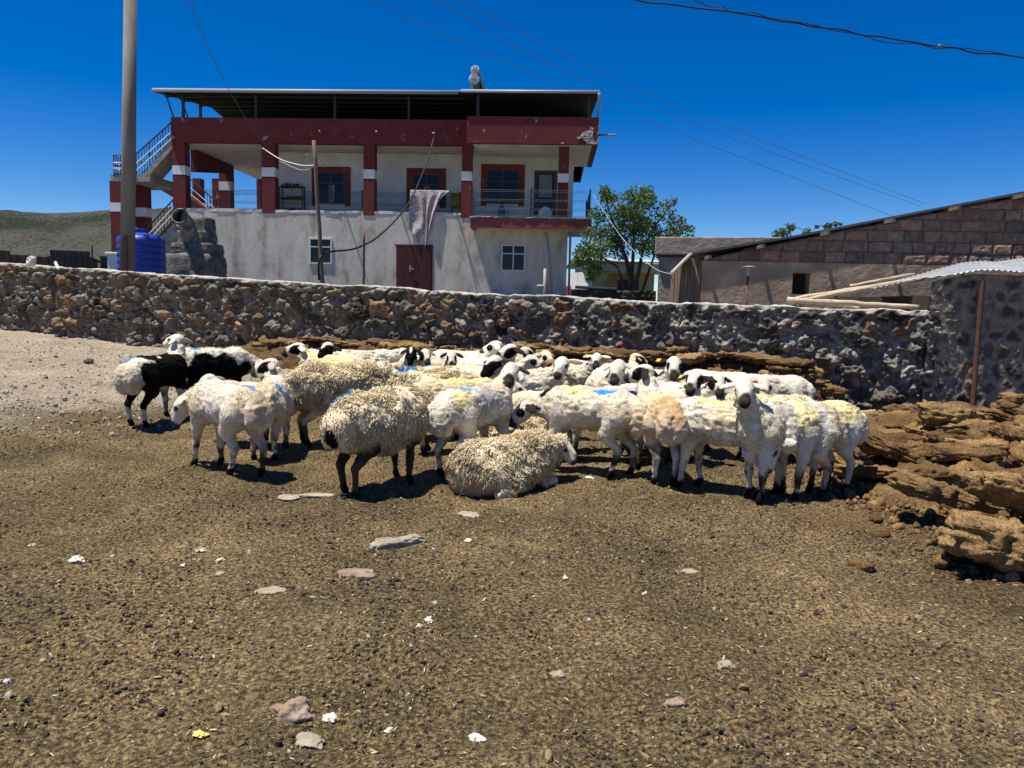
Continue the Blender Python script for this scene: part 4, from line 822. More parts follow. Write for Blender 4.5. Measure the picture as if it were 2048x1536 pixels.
# ---------------------------------------------------------------- trees
leafm = mat('leaf', (.055, .105, .025), (.12, .20, .05), scale=3, rough=.55, spec=.4); barkm = mat('dark_bark', (.05, .04, .032), (.09, .075, .06), scale=12, rough=.95, bump=.5)
def tree(D, base, blobs, stems, nleaf, lsize, label, seed, group=None):
    rg = np.random.default_rng(seed); B = at(base[0], base[1], D); g0 = gz1(B.x, B.y); root = empty('tree', (B.x, B.y, g0), 0, label, 'tree', group); m = FPX/D
    mb = MB(); rs = random.Random(seed); off = lambda px, py, dy=0: at(px, py, D)+Vector((0, dy, 0))-Vector((B.x, B.y, g0))
    for st in stems:
        P = [off(px, py, rs.uniform(-.3, .3)) for px, py in st[1:]]; P[0].y = 0
        if len(P) > 1: P[0].z = min(P[0].z, .0) if st[0] > .05 else P[0].z
        n = len(P); mb.tube(P, [st[0]*(1-.75*i/(n-1)) for i in range(n)], 7)
    C0 = []; wts = []
    for (px, py, r) in blobs: C0.append(off(px, py, rs.uniform(-1, 1)*.9)); wts.append((r/m)**2)
    for c in C0:                                       # twigs to every clump
        s = min((Vector(p) for p in [q for q in mb.V[0]]), key=lambda v: (v-c).length) if len(mb.V) == 1 else min((Vector(v) for V_ in mb.V for v in V_[::7]), key=lambda v: (v-c).length); mb.tube([s, s.lerp(c, .5)+Vector((0, 0, .1)), c], [.03, .018, .006], 5)
    mb.build('trunk', barkm, root, smooth=True)
    wts = np.array(wts)/sum(wts); k = rg.choice(len(C0), nleaf, p=wts); rad = np.array([r/m for _, _, r in blobs])[k]
    d = rg.normal(size=(nleaf, 3)); d /= np.linalg.norm(d, axis=1)[:, None]; P = np.array([list(c) for c in C0])[k]+d*(rad*(rg.random(nleaf)**.45))[:, None]*np.array([1, 1.1, .95])
    keep = vn(P*3.2, seed)+.35*rg.normal(size=nleaf) > -.15; P = P[keep]; n = len(P)
    Rm = rots(n); s = lsize*(.6+.8*rg.random((n, 1))); q = np.array([(-.5, 0, 0), (0, -.38, .06), (.55, 0, 0), (0, .38, .06)])
    V = np.einsum('nij,kj->nki', Rm, q)*s[:, None]+P[:, None]; mesh('crown', V.reshape(-1, 3), np.arange(4*n, dtype=np.int32).reshape(-1, 4), leafm, root, smooth=False)
bl = [(1270, 400, 26), (1300, 385, 18), (1215, 395, 22), (1205, 385, 14), (1240, 420, 30), (1290, 430, 34), (1330, 425, 26), (1345, 400, 14), (1360, 450, 24), (1382, 462, 16), (1225, 455, 34), (1265, 465, 38), (1310, 470, 30), (1195, 430, 20), (1190, 470, 26), (1240, 490, 30), (1285, 492, 26), (1200, 505, 28), (1170, 505, 24), (1155, 515, 16), (1185, 535, 22), (1180, 552, 14), (1255, 440, 30), (1320, 500, 18), (1345, 470, 18), (1297, 400, 16)]
tree(30, (1257, 600), bl, [(.14, (1257, 600), (1262, 560), (1252, 520), (1235, 470), (1215, 410)), (.10, (1260, 585), (1275, 545), (1287, 500), (1310, 450), (1340, 415)), (.09, (1262, 565), (1266, 510), (1270, 450), (1272, 400)), (.07, (1258, 560), (1235, 535), (1205, 515), (1170, 510)), (.06, (1280, 520), (1320, 480), (1370, 458))], 17000, .10, 'leafy green tree with several stems between the house and the barn', 3)
tree(34, (1590, 600), [(1580, 462, 12), (1590, 452, 10), (1565, 466, 10), (1600, 468, 10), (1572, 450, 6)], [(.08, (1590, 600), (1588, 500), (1582, 455))], 900, .09, 'tree whose topmost twigs peep over the barn roof, the larger tuft', 5)
tree(34, (1648, 600), [(1648, 455, 8), (1655, 452, 6), (1638, 453, 5), (1680, 449, 4)], [(.07, (1648, 600), (1648, 500), (1650, 455))], 420, .09, 'tree showing only a few leaves over the barn roof, right of the larger tuft', 6)

# ---------------------------------------------------------------- poles, tank, flue, cables
def lpole(name, label, cat, p0, p1, D, r0, r1, m, k=16, g=None, low=None):
    A_, B_ = at(*p0, D), at(*p1, D); A_.z = low if low is not None else gz1(A_.x, A_.y)-.1; mb = MB(); n = 8
    mb.tube([A_.lerp(B_, i/n)+Vector((math.sin(i*2.1+r0*99)*.01, 0, 0))*(k < 12) for i in range(n+1)], [r0+(r1-r0)*i/n for i in range(n+1)], k); return tag(mb.build(name, m, smooth=True), label, cat, g), A_
po = empty('utility_pole', (0, 0, 0), 0, 'tall grey concrete utility pole behind the wall at the left', 'utility pole'); D = 18.2
A_, B_ = at(251, 545, D), at(262, -120, D); A_.z = gz1(A_.x, A_.y)-.2; po.location = (A_.x, A_.y, A_.z); mb = MB(); mb.tube([(0, 0, 0), tuple(B_-A_)], [.172, .135], 24); mb.build('shaft', mat('pole_concrete', (.15, .14, .125), (.22, .205, .185), scale=3, rough=.9, bump=.3, bscale=30, stretch=(1, 1, .3)), po, smooth=True)
q = at(252, 545, D-.2)-A_; q2 = at(248, 472, D-.2)-A_; mb = MB(); mb.box(q2.x-.03, q2.x+.06, q.y-.04, q.y+.0, q.z-.6, q2.z); mb.build('steel_angle', mat('rusty_angle', (.055, .03, .022), (.09, .05, .035), scale=9, rough=.8), po)
polem = mat('weathered_pole', (.115, .09, .065), (.19, .155, .115), scale=8, rough=.9, bump=.4, stretch=(3, 3, .3))
lpole('wooden_pole', 'leaning weathered wooden pole carrying the washing line in front of the house', 'pole', (648, 566), (628, 281), 21, .062, .05, polem, 9)
lpole('steel_post', 'short rusty steel post standing between the wooden pole and the metal door', 'post', (727, 572), (728, 461), 21, .034, .034, mat('rust_post', (.12, .05, .04), (.17, .08, .06), scale=12, rough=.85))
mb = MB(); a = at(1089, 592, 22); b = at(1090, 537, 22); c = at(1074, 572, 22); d = at(1091, 572, 22); mb.tube([a-Vector((0, 0, .5)), b], .04, 8); mb.tube([c, d], .035, 8); tag(mb.build('marker_post', mat('flaking_white', (.30, .27, .22), (.50, .46, .38), scale=20, rough=.9), smooth=True), 'flaking white stake with a short arm beside the grey waste pipe', 'stake')
# water tank
T_ = at(283, 500, 22); zt8 = at(283, 457, 22).z; zb8 = gz1(T_.x, T_.y); zsh = at(283, 480, 22).z; rT = 44/FPX*22
tk = empty('water_tank', (T_.x, T_.y, 0), 0, 'blue ribbed plastic water tank behind the wall beside the utility pole', 'water tank'); prof = [(rT*.97, zb8)]; z = zb8+.05
while z < zsh-.1: prof += [(rT*.975, z), (rT*1.0, z+.03), (rT*1.0, z+.10), (rT*.975, z+.13)]; z += .19
prof += [(rT, zsh-.05), (rT*.985, zsh+.02), (rT*.9, zsh+.08), (rT*.6, zsh+.16), (rT*.36, zsh+.2)]
bluem = mat('blue_plastic', (.010, .032, .26), (.015, .045, .34), scale=3, rough=.38, spec=.5)
mb = MB(); mb.lathe(prof, 0, 0, 48); mb.build('body', bluem, tk, smooth=True); mb = MB(); mb.lathe([(rT*.36, zsh+.15), (rT*.36, zt8-.03), (rT*.33, zt8), (.05, zt8+.01)], -.12, 0, 32); mb.build('lid', bluem, tk, smooth=False); mb = MB(); mb.box(.3, .44, -.5, -.42, zsh+.03, zsh+.14); mb.box(.52, .62, -.2, -.12, zsh+.03, zsh+.14); mb.build('lug', bluem, tk, bevel=.02)
# flue: fat metal pipe on a stepped block
FO, ff = uframe(375, 500, 24, R(-6)); fl = empty('flue', FO, R(-6), 'wide zinc pipe elbow on a stepped stone block at the left corner of the house', 'flue'); galv = mat('dull_zinc', (.16, .18, .19), (.30, .32, .33), scale=5, rough=.45, metal=.6); blk = mat('flue_block', (.08, .075, .066), (.23, .215, .19), scale=4, rough=.97, bump=.9, bscale=14, bdist=.05)
def fbx(p0, p1, y0, y1, sd_, j=.03):
    (xa, za), (xb, zb9) = ff(*p0, y0), ff(*p1, y0); V, F = ico(4); q = V/np.abs(V).max(1)[:, None]; q = q*(1-.06*(np.abs(q)**4).prod(1)[:, None]); q = q+.035*fbm(q*3+sd_, 4, sd_)[:, None]*V; return np.stack([xa+(xb-xa)*(q[:, 0]+1)/2, y0+(y1-y0)*(q[:, 1]+1)/2, zb9+(za-zb9)*(q[:, 2]+1)/2], -1), [tuple(f) for f in F]
mb = MB(); mb.add(*fbx((326, 505), (420, 575), 0, 1.2, 1)); mb.add(*fbx((340, 484), (418, 512), .12, 1.15, 2)); mb.add(*fbx((352, 460), (408, 490), .2, 1.1, 3)); mb.add(*fbx((380, 432), (412, 500), .35, 1.05, 4)); mb.build('stone_block', blk, fl, smooth=True)
a = ff(359, 431, -.45); b = ff(378, 452, .3); c = ff(378, 475, .45); r = 14/FPX*24
mb = MB(); mb.tube([(a[0], -.45, a[1]), (a[0]+(b[0]-a[0])*.9, .2, b[1]+.04)], r, 24, caps=False); mb.tube([(b[0]-.1, .1, b[1]+.12), (b[0]+.03, .3, b[1]-.12), (c[0]+.03, .42, c[1]-.4)], [r*.98, r*1.0, r*1.0], 24, caps=False); o = mb.build('zinc_pipe', galv, fl, smooth=True); so = o.modifiers.new('t', 'SOLIDIFY'); so.thickness = .012
mb = MB(); mb.tube([(a[0]+.05, -.38, a[1]-.01), (a[0]+.06, -.36, a[1]-.012)], r*.97, 24); mb.build('pipe_mouth', mat('pipe_shade', (.006, .006, .006), rough=1), fl)  # black disc in the mouth, painted shade of the pipe's inside
# cables
wire = mat('black_cable', (.012, .012, .013), rough=.6); wwire = mat('white_cable', (.55, .54, .50), rough=.6); gw = mat('grey_wire', (.10, .11, .13), rough=.5)
def cable(label, pts, r, m, name='cable', wob=0, n=40, seed=0):
    P = [at(px, py, D) for px, py, D in pts]; T = np.linspace(0, len(P)-1, n); V = []
    for t in T:
        i = min(int(t), len(P)-2); f = t-i; p0, p1, p2, p3 = P[max(i-1, 0)], P[i], P[i+1], P[min(i+2, len(P)-1)]
        v = .5*((2*p1)+(p2-p0)*f+(2*p0-5*p1+4*p2-p3)*f*f+(3*p1-p0-3*p2+p3)*f**3)
        if wob: v = v+Vector((0, math.sin(t*9+seed)*wob, (vn(np.array([t*4.0, seed, 0]), 3))*wob))
        V.append(v)
    mb = MB(); mb.tube(V, r, 6); return tag(mb.build(name, m, smooth=True), label, 'cable')
cable('slack thin wire running down from the top of the picture to the terrace column', [(372, -30, 19), (405, 70, 21), (450, 165, 25), (500, 250, 29), (530, 290, 32.7)], .012, gw)
cable('white cable looping from the terrace column to the top of the wooden pole', [(525, 296, 32.6), (560, 318, 29), (600, 330, 24), (628, 331, 21.2)], .02, wwire)
cable('second thinner white cable loop under the terrace beam ending at the wooden pole', [(560, 322, 31), (595, 338, 27), (615, 339, 23), (629, 331, 21.2)], .008, wwire)
cable('black hose hanging in a long curve from the parapet spout to the wooden pole', [(868, 275, 32.4), (850, 335, 31), (815, 410, 28.5), (760, 470, 25.5), (710, 497, 23), (645, 509, 21), (638, 560, 21)], .03, wire)
cable('thick twisted black cable sagging across the top right corner', [(1230, -14, 12), (1300, 5, 12), (1480, 28, 12), (1640, 55, 12), (1800, 80, 12), (1950, 104, 12), (2100, 120, 12)], .012, wire, wob=.016, n=110)
cable('thinner strand wound around the thick black cable at the top right', [(1330, -22, 12.05), (1420, 10, 12.05), (1500, 29, 12.05), (1640, 52, 12), (1800, 84, 12), (1950, 101, 12), (2100, 124, 12)], .007, wire, wob=.03, n=120, seed=5)
V, F = rock(2, .035, .03, .03, .2, 3); P = at(1880, 93, 11.97); o = mesh('cable_clamp', V, F, gw, smooth=True); o.location = P; tag(o, 'small grey clamp on the thick black cable at the top right', 'clamp')
for lab, a, b, c in (('lowest of the three thin power lines crossing the sky', (730, -5), (1180, 195), (1800, 438)), ('middle one of the three thin power lines crossing the sky', (860, -5), (1250, 195), (1840, 412)), ('highest of the three thin power lines crossing the sky', (910, -5), (1300, 190), (1850, 408))):
    cable(lab, [(a[0]-200, a[1]-105, 40), (*a, 40), (*b, 52), (*c, 75)], .018, gw, name='power_line', n=50)
cable('pale guy wire from the balcony rail corner down to the barn eave', [(1184, 386, 31.8), (1240, 470, 25), (1300, 530, 18), (1342, 548, 14.6)], .006, wwire)
mb = MB(); a = at(1095, 510, 32.8)

# ---------------------------------------------------------------- far left buildings
for lab, p0, p1, D, cm in (('low shed of rusty brown metal sheets beyond the wall at the far left', (-120, 500), (104, 560), 24, ((.085, .05, .032), (.14, .085, .055))), ('long low dark shed behind the rusty sheets, left of the tank', (100, 503), (182, 560), 30, ((.05, .04, .035), (.09, .075, .065))), ('small dark hut beside the house column at the far left', (200, 515), (235, 560), 34, ((.06, .055, .05), (.10, .09, .08)))):
    O_, f_ = uframe((p0[0]+p1[0])/2, 530, D, R(24)); sh_ = empty('metal_shed', O_, R(24), lab, 'shed'); (xa, za), (xb, _) = f_(*p0), f_(*p1); n = 200; mm = mat('shed_sheet', *cm, scale=3, rough=.85, stretch=(6, 6, .5), bump=.2)
    xx = np.linspace(xa, xb, n); yy = .010*np.sin(xx*2*math.pi/.2); zz3 = za+.10*np.floor(3*vn(np.stack([xx*.8, xx*0, xx*0], -1), 4))/3
    if xb-xa > 2: zz3 = zz3-.12*(xx > xa+(xb-xa)*.62)-.0*xx
    V = np.concatenate([np.stack([xx, yy, xx*0+.6], -1), np.stack([xx, yy, zz3], -1)]); ii = np.arange(n); mesh('front', V, np.stack([ii[:-1], ii[1:], ii[1:]+n, ii[:-1]+n], -1), mm, sh_, smooth=False)
    mb = MB(); mb.box(xa, xb, .05, 3.0, .6, za-.22); mb.build('shed_body', mm, sh_); mb = MB(); mb.box(xa-.1, xb+.1, .0, 3.2, za-.215, za-.17); mb.build('roof', mm, sh_)
WO, wf = uframe(0, 440, 46, R(37)); w2 = empty('white_house', WO, R(37), 'corner of a distant white house roof at the left edge of the picture', 'house'); xa, za = wf(10, 441); mb = MB(); mb.prism([(xa-5, .5), (xa-.4, .5), (xa-.4, za-.2), (xa-5, za-.2)], .1, 5); mb.build('wall', wht, w2); mb = MB(); mb.prism([(xa, za-.05), (xa-4, za+1.4), (xa-8, za-.1), (xa-8, za-.25), (xa-4, za+1.22), (xa, za-.2)], -.2, 5.2); mb.build('roof', mat('pale_pink_tile', (.5, .36, .33), rough=.8), w2)
lpole('far_pole', 'thin dark pole far off between the rusty sheds and the house', 'pole', (185, 540), (184, 488), 60, .07, .06, steel)
V, F = rock(31, .085, .06, .095, .3, 4); P = at(62, 523, 15.9); o = mesh('white_stone', V, F, mat('chalk_stone', (.55, .48, .44), (.68, .61, .56), scale=6, rough=.9)); o.location = P; tag(o, 'pinkish white stone standing on the wall top at the far left', 'stone')
mb = MB(); a = at(111, 525, 16.6); b = at(117, 538, 16.2); mb.tube([a, b], .03, 8); tag(mb.build('pipe_stub', whitem), 'short white pipe stub leaning on the wall top at the left', 'pipe')
O_, f_ = uframe(225, 500, 26, 0); xa, za = f_(214, 504); xb, zb9 = f_(236, 545); mb = MB(); mb.box(xa, xb, 0, .5, .8, za-.1); mb.box(xa-.06, xb+.04, -.05, .55, za-.098, za); o = mb.build('plinth', wht, bevel=.02); o.location = O_; tag(o, 'small white plinth behind the wall just left of the blue tank', 'plinth')

# ---------------------------------------------------------------- loose stones, wool tufts and litter in the yard
stm = lambda n, a, b: mat(n, a, b, scale=14, rough=.95, bump=.6, bscale=40)
S1, S2, S3 = stm('pale_stone', (.27, .225, .16), (.40, .345, .265)), stm('pink_stone', (.24, .165, .115), (.36, .28, .215)), stm('dark_stone2', (.06, .05, .04), (.11, .09, .07))
for px, py, sx, sy, sz, m, rz, lift, lab in (
    (588, 1420, .062, .045, .05, S2, .2, .0, 'largest pinkish rock in the yard, near the bottom left of the middle'), (618, 1468, .05, .036, .012, S1, -.3, .0, 'flat pale stone sunk in the dirt below the largest pinkish rock'),
    (580, 998, .075, .06, .012, S1, .1, .0, 'left one of two flat pale stones near the woolly sheep hooves'), (632, 996, .115, .05, .012, S1, -.05, .0, 'right one of two flat pale stones near the woolly sheep hooves'),
    (797, 1092, .15, .045, .05, S1, .55, .01, 'long slanted stone with a dark end in the middle of the yard'), (940, 1028, .10, .06, .015, S1, -.5, .0, 'pale flat stone in front of the lying sheep'),
    (713, 1157, .085, .045, .025, S2, .1, .0, 'pinkish stone below the long slanted stone'), (546, 1181, .085, .035, .022, S1, .1, .0, 'grey flat stone left of the pinkish stone'), (178, 727, .10, .06, .06, S3, -.3, .03, 'dark stone lying on the pale gravel slope at the left'),
    (112, 716, .03, .03, .03, S3, 0, .01, 'small dark lump on the gravel slope left of the dark stone'), (1380, 1129, .05, .03, .018, S1, .1, .0, 'small pale stone in the right half of the yard'), (1722, 1130, .065, .03, .03, dung_mat, -.2, .01, 'small brown dung chunk lying alone in front of the heap'),
    (1452, 1340, .028, .022, .02, S1, 0, .0, 'round grey pebble at the lower right of the middle'), (1115, 1343, .032, .02, .015, S1, .3, .0, 'flat grey pebble left of the round grey pebble'), (440, 1157, .022, .018, .015, S1, 0, .0, 'small grey stone among the wool scraps at the left'), (1350, 1415, .035, .025, .02, S2, .2, 0, 'small reddish stone sunk in the dirt at the bottom right')):
    P = onground(px, py); V, F = rock(int(px), sx, sy, sz, .36 if sz > .03 else .26, 5 if sz > .03 else 4, p=2.6); c = np.ones((len(V), 3))*(.19, .115, .055); o = mesh('dung_chunk' if m is dung_mat else 'stone', V, F, m, col=c); P.z = max(float(gpt(np.array([P.x+a]), np.array([P.y+b]))[0]) for a, b in ((0, 0), (sx*.5, 0), (-sx*.5, 0), (0, -sy*.6))); o.location = (P.x, P.y, P.z+lift-sz*.3); o.rotation_euler = (0, 0, rz); tag(o, lab, 'dung chunk' if m is dung_mat else 'stone')
wool_m = mat('wool_scrap', (.62, .56, .43), (.78, .72, .60), scale=30, rough=.95); wy = mat('yellow_scrap', (.70, .55, .12), (.80, .66, .22), scale=20, rough=.9)
for k, (px, py, s, m, lab) in enumerate(((155, 1130, .055, wool_m, 'largest white wool scrap at the left of the yard'), (403, 1108, .03, wool_m, 'wool scrap above the small grey stone at the left'), (440, 1132, .03, wool_m, 'cream wool scrap right of the wool scrap above'), (367, 1143, .022, wool_m, 'small wool scrap left of the small grey stone'), (858, 1247, .035, wool_m, 'white wool tuft in the centre of the yard'), (838, 1258, .018, wool_m, 'tiny wool tuft touching the white tuft in the centre'), (953, 1465, .038, wool_m, 'white wool scrap near the bottom centre'), (660, 1423, .042, wool_m, 'flat white scrap beside the largest pinkish rock'), (400, 1467, .032, wy, 'yellow petal-like scrap near the bottom left'), (1180, 957, .045, wool_m, 'cream wool scrap in front of the yellowish sheep with lowered head'), (935, 1093, .035, wool_m, 'wool scrap right of the long slanted stone'), (1290, 1182, .018, wool_m, 'small white scrap in the right half of the yard'), (1130, 1163, .02, wool_m, 'small white scrap right of the centre'), (868, 1215, .014, wool_m, 'tiny round white scrap above the white tuft'), (65, 1092, .02, wool_m, 'small white scrap at the left edge of the yard'), (778, 1446, .02, wool_m, 'small white scrap between the largest rock and the bottom centre'))):
    P = onground(px, py); rs = random.Random(k); mb = MB(); s *= .9; P.z = float(gpt(np.array([P.x]), np.array([P.y]))[0])
    for j in range(7):
        a = rs.uniform(0, 6.28); L = s*rs.uniform(.4, .9); p = Vector((rs.uniform(-.4, .4)*s, rs.uniform(-.3, .3)*s, .004)); d = Vector((math.cos(a), math.sin(a)*.6, rs.uniform(.0, .45)))
        mb.tube([p, p+d*L*.5+Vector((0, 0, s*.12)), p+d*L+Vector((rs.uniform(-.2, .2)*s, 0, 0))], [s*.17, s*.15, s*.05], 6)
    V, F = rock(k+7, s*.75, s*.5, s*.2, .65, 4); mb.add(V+np.array([0, 0, s*.08]), [tuple(f) for f in F])
    o = mb.build('wool_scrap' if m is wool_m else 'yellow_scrap', m, smooth=True); o.location = P; o.rotation_euler = (0, 0, rs.uniform(0, 3)); tag(o, lab, 'wool scrap' if m is wool_m else 'scrap')
# plastic sheet and grass by the foot of the wall
P = onground(1715, 862); V, F = rock(55, .16, .12, .06, .4, 4); o = mesh('plastic_sheet', V, F, mat('milky_plastic', (.45, .48, .50), (.60, .62, .63), scale=8, rough=.3)); o.location = P; tag(o, 'crumpled milky plastic sheet on the ground at the foot of the wall', 'plastic sheet')
rg = np.random.default_rng(3); n = 500; gp = onground(1690, 872); A_ = rg.uniform(0, 6.28, n); L = rg.uniform(.03, .10, n); bx = gp.x+rg.normal(size=n)*.16; by = gp.y+rg.normal(size=n)*.10; bz = gpt(bx, by); wdt = .004
V = np.stack([np.stack([bx-wdt, by, bz], -1), np.stack([bx+wdt, by, bz], -1), np.stack([bx+np.cos(A_)*L*.5, by+np.sin(A_)*L*.5, bz+L], -1)], 1); o = mesh('grass', V.reshape(-1, 3), np.arange(3*n, dtype=np.int32).reshape(-1, 3), mat('grass_green', (.05, .11, .025), (.08, .15, .04), scale=9)); tag(o, 'small tuft of green grass by the plastic sheet', 'grass', kind='stuff')
for k, (px, py, s) in enumerate(((1760, 850, .13), (1800, 845, .11), (1735, 835, .12), (1835, 840, .10), (1690, 830, .12))):
    P = onground(px, py); V, F = rock(60+k, s, s*.8, s*.6, .4, 4); o = mesh('stone', V, F, S1); o.location = (P.x, P.y, P.z+.02); tag(o, 'pale fallen stone at the right foot of the rubble wall', 'stone', 'fallen stones at the wall foot')

# ---------------------------------------------------------------- sheep
def surface_nets(F, o, h):
    """quads of the F = 0 surface (inside F < 0)"""
    ins = F < 0; nx, ny, nz = F.shape
    cs = sum(ins[i:nx-1+i, j:ny-1+j, k:nz-1+k].astype(np.int8) for i in (0, 1) for j in (0, 1) for k in (0, 1))
    cell = (cs > 0) & (cs < 8); ids = np.full(cell.shape, -1, np.int64); I = np.argwhere(cell); ids[cell] = np.arange(len(I))
    acc = np.zeros((len(I), 3)); cnt = np.zeros(len(I)); i, j, k = I.T
    for a in range(3):
        e = np.zeros(3, int); e[a] = 1; b, c = [q for q in range(3) if q != a]
        for ob in (0, 1):
            for oc in (0, 1):
                s = np.zeros(3, int); s[b] = ob; s[c] = oc
                f0 = F[i+s[0], j+s[1], k+s[2]]; f1 = F[i+s[0]+e[0], j+s[1]+e[1], k+s[2]+e[2]]
                m = (f0 < 0) != (f1 < 0); t = np.where(m, f0/np.where(m, f0-f1, 1), 0)
                p = np.zeros((len(I), 3)); p[:] = s; p[:, a] += t
                acc[m] += p[m]; cnt[m] += 1
    V = (I+acc/cnt[:, None])*h+o; Q = []
    for a in range(3):
        b, c = (a+1) % 3, (a+2) % 3
        sl0 = [slice(None)]*3; sl1 = [slice(None)]*3; sl0[a] = slice(0, -1); sl1[a] = slice(1, None)
        d = ins[tuple(sl0)].astype(np.int8)-ins[tuple(sl1)].astype(np.int8)
        E = np.argwhere(d != 0); sg = d[d != 0]
        k_ = (E[:, b] > 0) & (E[:, c] > 0) & (E[:, b] < ids.shape[b]) & (E[:, c] < ids.shape[c]); E = E[k_]; sg = sg[k_]
        def at_(db, dc):
            q = E.copy(); q[:, b] -= db; q[:, c] -= dc; return ids[q[:, 0], q[:, 1], q[:, 2]]
        q = np.stack([at_(1, 1), at_(0, 1), at_(0, 0), at_(1, 0)], -1)
        q[sg < 0] = q[sg < 0][:, ::-1]; Q.append(q)
    return V, np.concatenate(Q).astype(np.int32)
def vnormals(V, Q):
    n = np.cross(V[Q[:, 2]]-V[Q[:, 0]], V[Q[:, 3]]-V[Q[:, 1]]); N = np.zeros_like(V)
    for k in range(4): np.add.at(N, Q[:, k], n)
    return N/(np.linalg.norm(N, axis=1)[:, None]+1e-9)
TORSO, NECK, HEAD, EAR, LEG, HOOF, TAIL = range(7)
def frame(f, up=(0, 0, 1)):
    f = np.array(f, float); f /= np.linalg.norm(f); l = np.cross(up, f); l /= np.linalg.norm(l); return np.stack([f, l, np.cross(f, l)], 1)
def dirv(yaw, pitch): return np.array([math.cos(R(pitch))*math.cos(R(yaw)), math.cos(R(pitch))*math.sin(R(yaw)), math.sin(R(pitch))])
def pose(k):
    """key points of one sheep in its own frame (x forward, y left, z up, metres)"""
    rs = random.Random(k['seed']); q = {}
    dz = -0.30 if k['lie'] else 0.0
    nb = np.array([0.31, 0, 0.60+dz]); nd = dirv(k['ny'], k['np'])
    hb = nb+nd*k['nl']; fy = k['fh']-k['h'] if k['fh'] is not None else k['ny']
    q.update(nb=nb, hb=hb, nd=nd, hf=frame(dirv(fy, k['fp'])), dz=dz)
    q['head'] = hb+q['hf'] @ np.array([0.05, 0, 0])
    st = k['step'] if k['step'] else [rs.uniform(-.05, .05) for _ in range(4)]
    q['step'] = st
    return q
def sheep_sdf(k, q):
    P = []                                             # (part, kind, data, blend)
    wl = k['wool']; g = 1+0.13*wl; dz = q['dz']; thin = k['thin']
    def E(part, c, s, Rm=None, kk=0.05): P.append((part, 'e', np.array(c, float), np.array(s, float), Rm, kk))
    def S(part, a, b, ra, rb, kk=0.03): P.append((part, 's', np.array(a, float), np.array(b, float), (ra, rb), kk))
    ng = g if wl else 1.0; E(TORSO, (-.03, 0, .545+dz-0.03*wl), (.40*g, (.162+.03*wl)*ng*thin, (.172+.028*wl)*ng)); E(TORSO, (.23, 0, .545+dz), (.175*g, (.14+.015*wl)*ng*thin, .175*ng), None, 0.07); E(TORSO, (-.29, 0, .558+dz), (.20*g, .158*ng*thin, .163*ng), None, 0.07)
    if k['lie']: E(TORSO, (.02, 0, .14), (.36, .24, .15), None, .10); E(TORSO, (-.26, .03, .15), (.24, .27, .16), None, .10)
    tl = k['tail']
    for s in (1, -1): E(TAIL, (-.465, .052*s, .50+dz*0.9), (.075*tl, .082*tl, .135*tl), None, 0.028)
    E(TAIL, (-.49, 0, .42+dz*0.9), (.035, .03, .06), None, 0.03)
    n0, n1 = q['nb'], q['hb']
    S(NECK, n0-np.array([.06, 0, .03]), n0+(n1-n0)*0.5, .118+.045*wl, .076+.04*wl, .08); S(NECK, n0+(n1-n0)*0.5, n1-q['hf'][:, 0]*0.02, .074+.035*wl, .057+.015*wl, .05)
    H = q['hf']; hs = k['hs']; hp = lambda v: q['hb']+H @ np.array(v)*hs
    E(HEAD, hp((.012, 0, .004)), np.array((.082, .058, .064))*hs, H, .03)
    S(HEAD, hp((.05, 0, .002)), hp((.158, 0, -.022)), .052*hs, .0345*hs, .025); S(HEAD, hp((.03, 0, -.035)), hp((.145, 0, -.042)), .036*hs, .025*hs, .02)
    E(HEAD, hp((.09, 0, .028)), np.array((.06, .027, .02))*hs, H, .025)  # the arched nose
    for s in (1, -1): E(HEAD, hp((.05, .038*s, .024)), np.array((.022, .017, .014))*hs, H, .012)
    ed = k['ear']
    for s in (1, -1):
        d = H @ np.array([-.28+0.1*ed, s*.82, -.18-0.55*ed]); d /= np.linalg.norm(d)
        nrm = np.cross(d, H[:, 0]); nrm /= np.linalg.norm(nrm); M = np.stack([d, np.cross(nrm, d), nrm], 1)
        b = hp((-.018, .05*s, .022)); E(EAR, b+d*.058*hs, (.066*hs, .035*hs, .0125), M, .008)
        q['ear%d' % s] = (b+d*.075*hs, M)
    st = q['step']
    if not k['lie']:
        for s, sf, sr in ((1, st[0], st[2]), (-1, st[1], st[3])):
            y = .098*s*thin
            S(LEG, (.22, y*.9, .49), (.24+.3*sf, y*1.05, .34), .086, .044, .05); S(LEG, (.24+.3*sf, y*1.05, .34), (.252+.62*sf, y, .205), .041, .029, .03)
            S(LEG, (.252+.62*sf, y, .205), (.25+sf, y, .07), .028, .0185, .015); S(HOOF, (.25+sf, y, .062), (.275+sf, y, .022), .027, .027, .012)
            S(LEG, (-.29, y, .50), (-.235+.35*sr, y*1.15, .365), .108, .060, .05); S(LEG, (-.235+.35*sr, y*1.15, .365), (-.365+.7*sr, y, .235), .054, .030, .03)
            S(LEG, (-.365+.7*sr, y, .235), (-.335+sr, y, .07), .029, .0195, .015); S(HOOF, (-.338+sr, y, .062), (-.312+sr, y, .022), .027, .027, .012)
    else:
        for s in (1, -1):
            S(LEG, (.22, .13*s, .12), (.40, .15*s, .05), .07, .04, .04); S(LEG, (.40, .15*s, .05), (.24, .19*s, .035), .036, .026, .02); S(HOOF, (.24, .19*s, .035), (.20, .19*s, .03), .028, .026, .01)
            S(LEG, (-.26, .15*s, .16), (-.05, .24*s, .08), .13, .07, .05); S(LEG, (-.05, .24*s, .07), (-.26, .28*s, .035), .045, .028, .03); S(LEG, (-.26, .28*s, .035), (-.10, .31*s, .03), .028, .024, .02); S(HOOF, (-.10, .31*s, .03), (-.06, .31*s, .026), .027, .025, .01)
    lo = np.full(3, 9.0); hi = -lo
